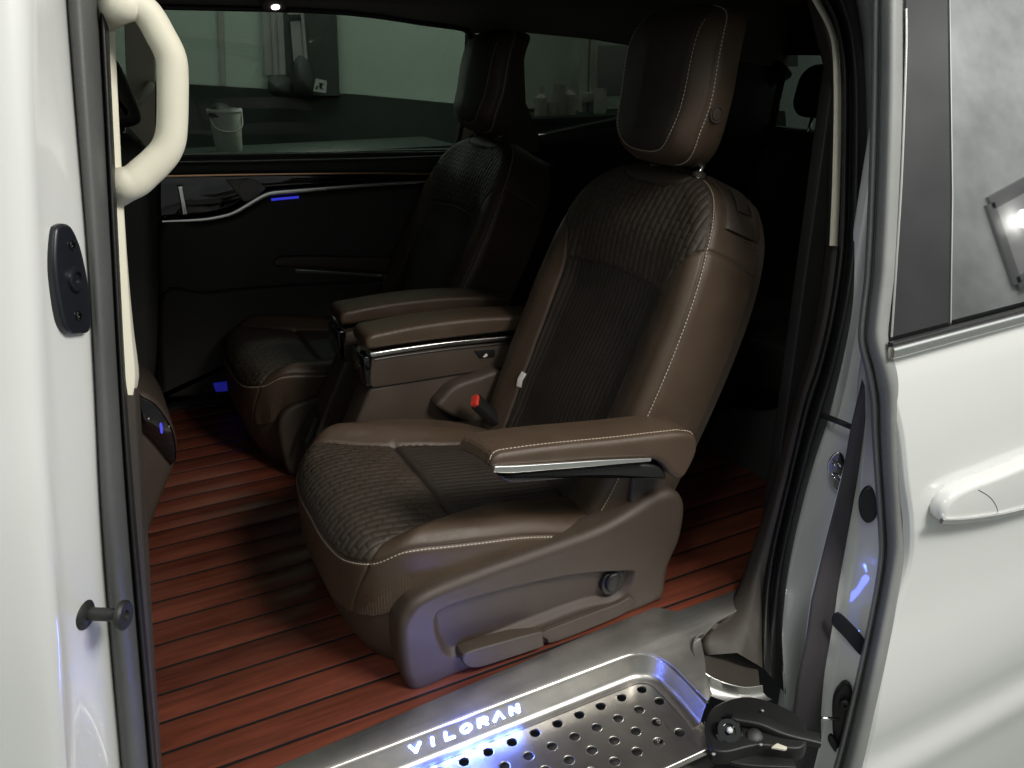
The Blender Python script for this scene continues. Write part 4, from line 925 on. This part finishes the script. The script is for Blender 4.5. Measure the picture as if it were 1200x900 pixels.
gl([(1112, -60), (1112.6, -60), (1117.2, 230), (1115, 383), (1113.8, 383), (1116, 230)], .806, M_chrome, 'glass_edge', .003)
sweep('glass_trim', cat_([PT(u, v, .806, .24) for u, v in [(1062, 10), (1062, 60), (1057, 200), (1051, 300), (1045, 395)]], 30), rrect(.003, .003, .0008, 2), M_chrome, sd, up=(1, 0, 0))
box('inside_trim', (1.30, .905, -.35), (2.5, .915, .60), M_black, sd)
sweep('chrome_belt_strip', np.array([cb0*(1-t)+cb1*t for t in np.linspace(0, (2.39-cb0[0])/(cb1[0]-cb0[0]), 16)]), rrect(.012, .020, .005, 4), M_chrome, sd)
sweep('belt_seal', np.array([cb0*(1-t)+cb1*t+np.array([0, .004, .013]) for t in np.linspace(0, (2.39-cb0[0])/(cb1[0]-cb0[0]), 16)]), rrect(.010, .007, .002, 3), M_rubdark, sd)
# framed lamp on the garage wall that the door glass mirrors
ng = np.array([0, -1, .24]); ng /= np.linalg.norm(ng)
def RF(u, v, off=0):
    p = PT(u, v, .812, .24); d = p-_C; d = d-2*(d@ng)*ng; return p+d*((-4.19+off-p[1])/d[1])
wl = empty('wall_window')
q0 = [RF(u, v) for u, v in [(1154, 238), (1262, 178), (1290, 280), (1188, 338)]]
ctr = np.mean(q0, 0); yo = np.array([0, 1., 0])
def rail(a, b, w, nm, m): sweep(nm, np.array([a, b]), rrect(w, .06, .01, 3), m, wl, up=(0, 1, 0))
M_fr = mat('grey_frame_paint', (.22, .22, .22), .5)
for i in range(4): rail(q0[i]+(ctr-q0[i])*.06, q0[(i+1) % 4]+(ctr-q0[(i+1) % 4])*.06, .16, 'frame_rail', M_fr)
mk('pane', [p+(ctr-p)*.12+yo*.02 for p in q0], [(0, 1, 2, 3)], mat('bright_pane', (.5, .5, .5), .4), wl, smooth=False)
pb = RF(1196, 258, .1); lathe('bulb', [(.001, 0), (.08, .0), (.11, .05), (.08, .10), (.001, .12)], pb, (0, 1, 0), mat('bulb_glow', (1, 1, 1), .5, emit=((1, .98, .92), 12)), wl)
tag(rebase(wl, tuple(q0[3])), 'grey framed window with a bright lamp, mirrored in the sliding door glass', 'window')
# outer handle
hy = .762
ho = dp([(1102, 608), (1104, 596), (1110, 587), (1120, 577), (1140, 567), (1170, 556), (1230, 533), (1330, 505), (1400, 520), (1400, 560), (1330, 572), (1230, 590), (1200, 599), (1165, 607), (1130, 612), (1108, 613)], hy)
hdl = empty('door_handle'); hdl.parent = sd
HO3 = cat_(ho, 120, True)
if area2(HO3) < 0: HO3 = HO3[::-1]
hp2 = Pillow(HO3, lambda p: .004-.012*np.abs((p[:, 1]-.29)/.06)**2*.3, .010, .034, None, lambda pos, z: np.stack([pos[:, 0], hy-z, pos[:, 1]], 1))
slab('grip', HO3, .013, .036, ysl(hy-.004), M_white, hdl, K=7, sharp=None)
chp = [PY(u, v+2.5, hy-.006) for u, v in [(1103, 608), (1125, 607.5), (1150, 604.5), (1175, 600.5), (1200, 594.5), (1240, 584), (1330, 566)]]
sweep('chrome_strip', cat_(chp, 40), rrect(.007, .0095, .0025, 3), M_chrome, hdl)
sweep('joint_line', np.array([(a_, hy-.0042, b_) for a_, b_ in cat_(dp([(1144, 573), (1153, 578), (1160, 584), (1165, 592), (1167, 599)], hy), 20)]), circ(.0006, 6), M_black, hdl, up=(0, 1, 0))
rebase(sd, (1.7, .86, -.42)); tag(sd, 'white sliding door slid back, with tinted window and chrome belt strip', 'door')
# ================================================================== SILL PLATE AND STEP TRAY
tr = empty('step_tray')
plate = [(-.35, 1.026), (.118, 1.056), (.49, 1.081), (.78, 1.101), (.915, 1.106), (.935, 1.074), (1.2, 1.074), (1.2, 1.03), (1.0, 1.014), (.93, .986), (.895, .93), (.872, .90), (.85, .855), (.832, .848), (.834, .955), (.822, .990), (.80, 1.010), (.775, 1.016), (-.35, 1.016)]
slab('sill_plate', lin_(plate, 140, True), .0012, .006, lambda a, b, d: (a, b, .0024-d), M_steelx, tr, K=2)
def tpath(ins, z):
    r = .058-ins; cx, cy = .834-.058, 1.016-.058
    pts = [(-.35, 1.016-ins)]+[(cx+r*math.sin(t), cy+r*math.cos(t)) for t in np.linspace(0, math.pi/2, 14)]+[(.834-ins, .900), (.830-ins, .846)]
    pts = resamp(np.vstack([lin_(pts[:2], 40), pts[2:]]), 110); return np.c_[pts, np.full(110, z)]
ribs = [tpath(-.004, -.003), tpath(-.001, -.0005), tpath(.002, -.002), tpath(.004, -.008), tpath(.010, -.036), tpath(.013, -.043), tpath(.020, -.0475), tpath(.03, -.0485)]
V = np.vstack(ribs); mk('tray_wall', V, gridfaces(len(ribs), 110), M_steel, tr, sharp=60)
# perforated floor
ZF = -.0495; rows = [.969, .929, .8895, .851]; offx = [.595, .560, .571, .546]
yb = [1.0, .949, .9092, .87025, .822]; Vt = []; Ft = []; SP = .0463; RH = .0093; NS = 16
def add(v): Vt.append(v); return len(Vt)-1
XL, XR = -.35, .828
for y0, ox, yt_, yb_ in zip(rows, offx, yb[:-1], yb[1:]):
    xs0 = [ox+SP*k for k in range(-22, 8) if ox+SP*k > XL+.03 and ox+SP*k < XR-.028]
    xa, xb = xs0[0]-SP/2, xs0[-1]+SP/2
    xb_ = min(xb, XR)
    for x in xs0:
        l, r_ = x-SP/2, min(x+SP/2, XR); hw_, hh_ = SP/2, (yt_-yb_)/2; ring = []; outer = []; low = []; lip = []
        for i in range(NS):
            a = 2*math.pi*(i+.5)/NS; c, s_ = math.cos(a), math.sin(a)
            ring.append(add((x+RH*c, y0+RH*s_, ZF-.0006))); lip.append(add((x+RH*1.13*c, y0+RH*1.13*s_, ZF))); low.append(add((x+RH*.98*c, y0+RH*.98*s_, ZF-.004)))
            k = min(1/abs(c) if abs(c) > 1e-6 else 9, 1/abs(s_) if abs(s_) > 1e-6 else 9)
            px_ = x+max(-1, min(1, c*k))*SP/2; py_ = yb_+(yt_-yb_)*(max(-1, min(1, s_*k))+1)/2
            outer.append(add((min(px_, XR), py_, ZF)))
        for i in range(NS):
            j = (i+1) % NS; Ft.append((outer[i], outer[j], lip[j], lip[i])); Ft.append((lip[i], lip[j], ring[j], ring[i])); Ft.append((ring[i], ring[j], low[j], low[i]))
        for sx, sy in ((1, 1), (-1, 1), (-1, -1), (1, -1)):
            cx_ = add((min(x+sx*SP/2, XR), yt_ if sy > 0 else yb_, ZF))
            ii = {(1, 1): (1, 2), (-1, 1): (5, 6), (-1, -1): (9, 10), (1, -1): (13, 14)}[(sx, sy)]
            Ft.append((outer[ii[0]], cx_, outer[ii[1]]))
    for a, b in ((XL, xa), (xb_, XR)):
        if b-a > 1e-5: Ft.append(tuple(add(v) for v in ((a, yb_, ZF), (b, yb_, ZF), (b, yt_, ZF), (a, yt_, ZF))))
Ft.append(tuple(add(v) for v in ((XL, .802, ZF), (XR, .802, ZF), (XR, .822, ZF), (XL, .822, ZF))))
mk('perforated_floor', Vt, Ft, M_steel, tr, smooth=False)
sweep('front_lip', np.array([(XL, .799, ZF-.004), (.3, .799, ZF-.004), (XR, .799, ZF-.004)]), rrect(.006, .014, .003, 4), M_steel, tr)
sweep('side_lip', np.array([(XR, .80, ZF-.003), (XR+.002, .82, ZF-.003), (XR+.004, .848, ZF-.003)]), rrect(.004, .010, .0018, 3), M_steel, tr)
mk('tray_underside', [(XL, .80, -.10), (XR, .80, -.10), (XR, 1.0, -.10), (XL, 1.0, -.10)], [(0, 1, 2, 3)], mat('grey_underside', (.12, .12, .115), .7), tr, smooth=False)
# lit letters on the tray wall: strokes in a unit box
LET = {'V': [[(0, 1), (.5, 0), (1, 1)]], 'I': [[(.5, 0), (.5, 1)]], 'L': [[(.1, 1), (.1, 0), (.95, 0)]],
       'O': [[(.5+.5*math.cos(t), .5+.5*math.sin(t)) for t in np.linspace(0, 2*math.pi, 25)]],
       'R': [[(.1, 0), (.1, 1), (.7, 1), (.93, .88), (.93, .62), (.7, .48), (.1, .48)], [(.55, .48), (.95, 0)]],
       'A': [[(0, 0), (.5, 1), (1, 0)]], 'N': [[(.08, 0), (.08, 1), (.92, 0), (.92, 1)]]}
def wallp(x, t):        # t 0 bottom..1 top of lettering on the sloping wall
    t = .16+.62*t; return np.array([x, 1.0065+.0052*t, -.031+.0215*t-.0005])
wn_ = np.cross([1, 0, 0], [0, .0052, .0215]); wn_ /= np.linalg.norm(wn_)
for i, (ch_, xc) in enumerate(zip('VILORAN', np.linspace(.338, .528, 7))):
    Vl = []; Fl = []
    lw = .0185 if ch_ not in 'I' else .012
    for stroke in LET[ch_]:
        S = np.array(stroke, float); 
        c2 = np.array([[xc+(a-.5)*lw*.95, b] for a, b in S]); m2 = np.c_[c2[:, 0], c2[:, 1]*.0221]; T = np.gradient(m2, axis=0)
        closed = np.linalg.norm(S[0]-S[-1]) < 1e-6
        for k in range(len(m2)-1):
            d = m2[k+1]-m2[k]; d = d/np.linalg.norm(d); nn = np.array([-d[1], d[0]])*.0022; ex = d*.0016*(0 if closed else 1)
            base = len(Vl)
            for q_ in (m2[k]-ex-nn, m2[k+1]+ex-nn, m2[k+1]+ex+nn, m2[k]-ex+nn):
                for off in (.0009+.0001*k, -.002): Vl.append(wallp(q_[0], q_[1]/.0221)-wn_*off*1.0)
            Fl += [(base, base+2, base+4, base+6), (base, base+1, base+3, base+2), (base+2, base+3, base+5, base+4), (base+4, base+5, base+7, base+6), (base+6, base+7, base+1, base)]
    mk('letter', Vl, Fl, M_letter, tr, smooth=False)
gl_l = bpy.data.lights.new('letter_glow', 'POINT'); gl_l.energy = .6; gl_l.color = (.10, .14, 1); gl_l.shadow_soft_size = .02  # added blue point light above the tray, spreads the letters' glow
glo = bpy.data.objects.new('letter_glow', gl_l); COL.objects.link(glo); glo.location = (.44-.3, .975-1.0, .035+.10); glo.parent = tr
# screw
p = PZ(830, 713, -.001); lathe('screw', [(.0035, 0), (.0032, .0018), (.0005, .0022)], p, (0, 0, 1), M_bchrome, tr, k=14)
p = PZ(772, 869, ZF); lathe('screw', [(.0062, 0.0002), (.0060, .0022), (.003, .0026), (.0025, .0014), (.0005, .0014)], p, (0, 0, 1), M_bchrome, tr, k=18)
p = PZ(772, 846, ZF); lathe('screw', [(.0052, 0.0002), (.0050, .002), (.003, .0024), (.0025, .0012), (.0005, .0012)], p, (0, 0, 1), M_steel, tr, k=18)
# half-moon guard
hpx = [(824, 742, .010), (815, 748, .010), (812, 760, .006), (817, 778, -.004), (830, 792, -.016), (850, 801, -.030), (873, 806, -.046), (893, 804, -.056)]
hm = cat_(np.array([PZ(*t) for t in hpx]), 40); cen = hm[:, :2].mean(0)+np.array([.03, .03])
dirs = (hm[:, :2]-cen)/np.linalg.norm(hm[:, :2]-cen, axis=1)[:, None]
def hring(o, z): return np.c_[hm[:, :2]+dirs*o, hm[:, 2]+z]
gd = mk('corner_guard', np.vstack([hring(-.0016, -.012), hring(-.0016, .0012), hring(0, .002), hring(.0012, .0012), hring(.004, -.014), hring(.012, -.020), hring(.022, -.022)]), gridfaces(7, 40), M_steel, tr, sharp=45)
gf = hring(-.002, -.010); mk('guard_floor', np.vstack([gf, gf+np.array([.12, .14, -.035])]), gridfaces(2, 40), M_btrim, gd)
tag(rebase(tr, (.3, 1.0, -.10)), 'brushed steel sill and perforated step tray with blue lit VILORAN lettering', 'step tray')
# ================================================================== HINGE ARM at the door track
ha = empty('hinge_arm')
hb = lambda u, v, z: PZ(u, v, z)
c1 = hb(845, 858, -.05)
slab('bracket', cat_(np.array([hb(u, v, -.03)[:2] for u, v in [(828, 838), (845, 822), (880, 815), (925, 830), (945, 850), (940, 875), (890, 872), (850, 880), (832, 872)]]), 60, True), .004, .03, lambda a, b, d: (a, b, -.032-d), M_black, ha)
lathe('roller', [(.022, -.012), (.025, -.009), (.025, .006), (.020, .010), (.012, .010), (.012, .006), (.0005, .006)], hb(853, 858, -.03), (-.2, -.45, .87), M_gloss, ha)
lathe('roller_bolt', [(.0058, 0), (.0058, .004), (.004, .006), (.0005, .006)], hb(853, 858, -.03)+np.array([-.002, -.005, .009]), (-.2, -.45, .87), mat('pale_bolt', (.6, .62, .6), .4), ha, k=6)
lathe('roller', [(.010, -.01), (.014, -.006), (.014, .006), (.009, .009), (.0005, .009)], hb(884, 864, -.035), (-.2, -.45, .87), M_black, ha)
sweep('arm', cat_([hb(858, 840, -.022), hb(890, 846, -.022), hb(920, 858, -.03), hb(960, 868, -.04)], 20), rrect(.026, .014, .004, 3), M_black, ha)
sweep('arm_plate', cat_([hb(838, 880, -.06), hb(870, 890, -.06), hb(930, 893, -.06)], 12), rrect(.03, .008, .002, 3), M_black, ha)
slab('wedge', lin_(np.array([hb(u, v, -.03)[:2] for u, v in [(904, 877), (910, 872), (923, 877), (921, 880)]]), 12, True), .0006, .004, lambda a, b, d: (a, b, -.027-d), M_cream, ha)
for u, v in ((891, 873), (836, 884), (893, 833)): lathe('bolt', [(.003, 0), (.003, .003), (.0005, .0035)], hb(u, v, -.028), (0, -.3, .9), M_bchrome, ha, k=8)
tag(rebase(ha, tuple(hb(870, 860, -.08))), 'black roller hinge arm at the rear lower corner of the doorway', 'hinge')
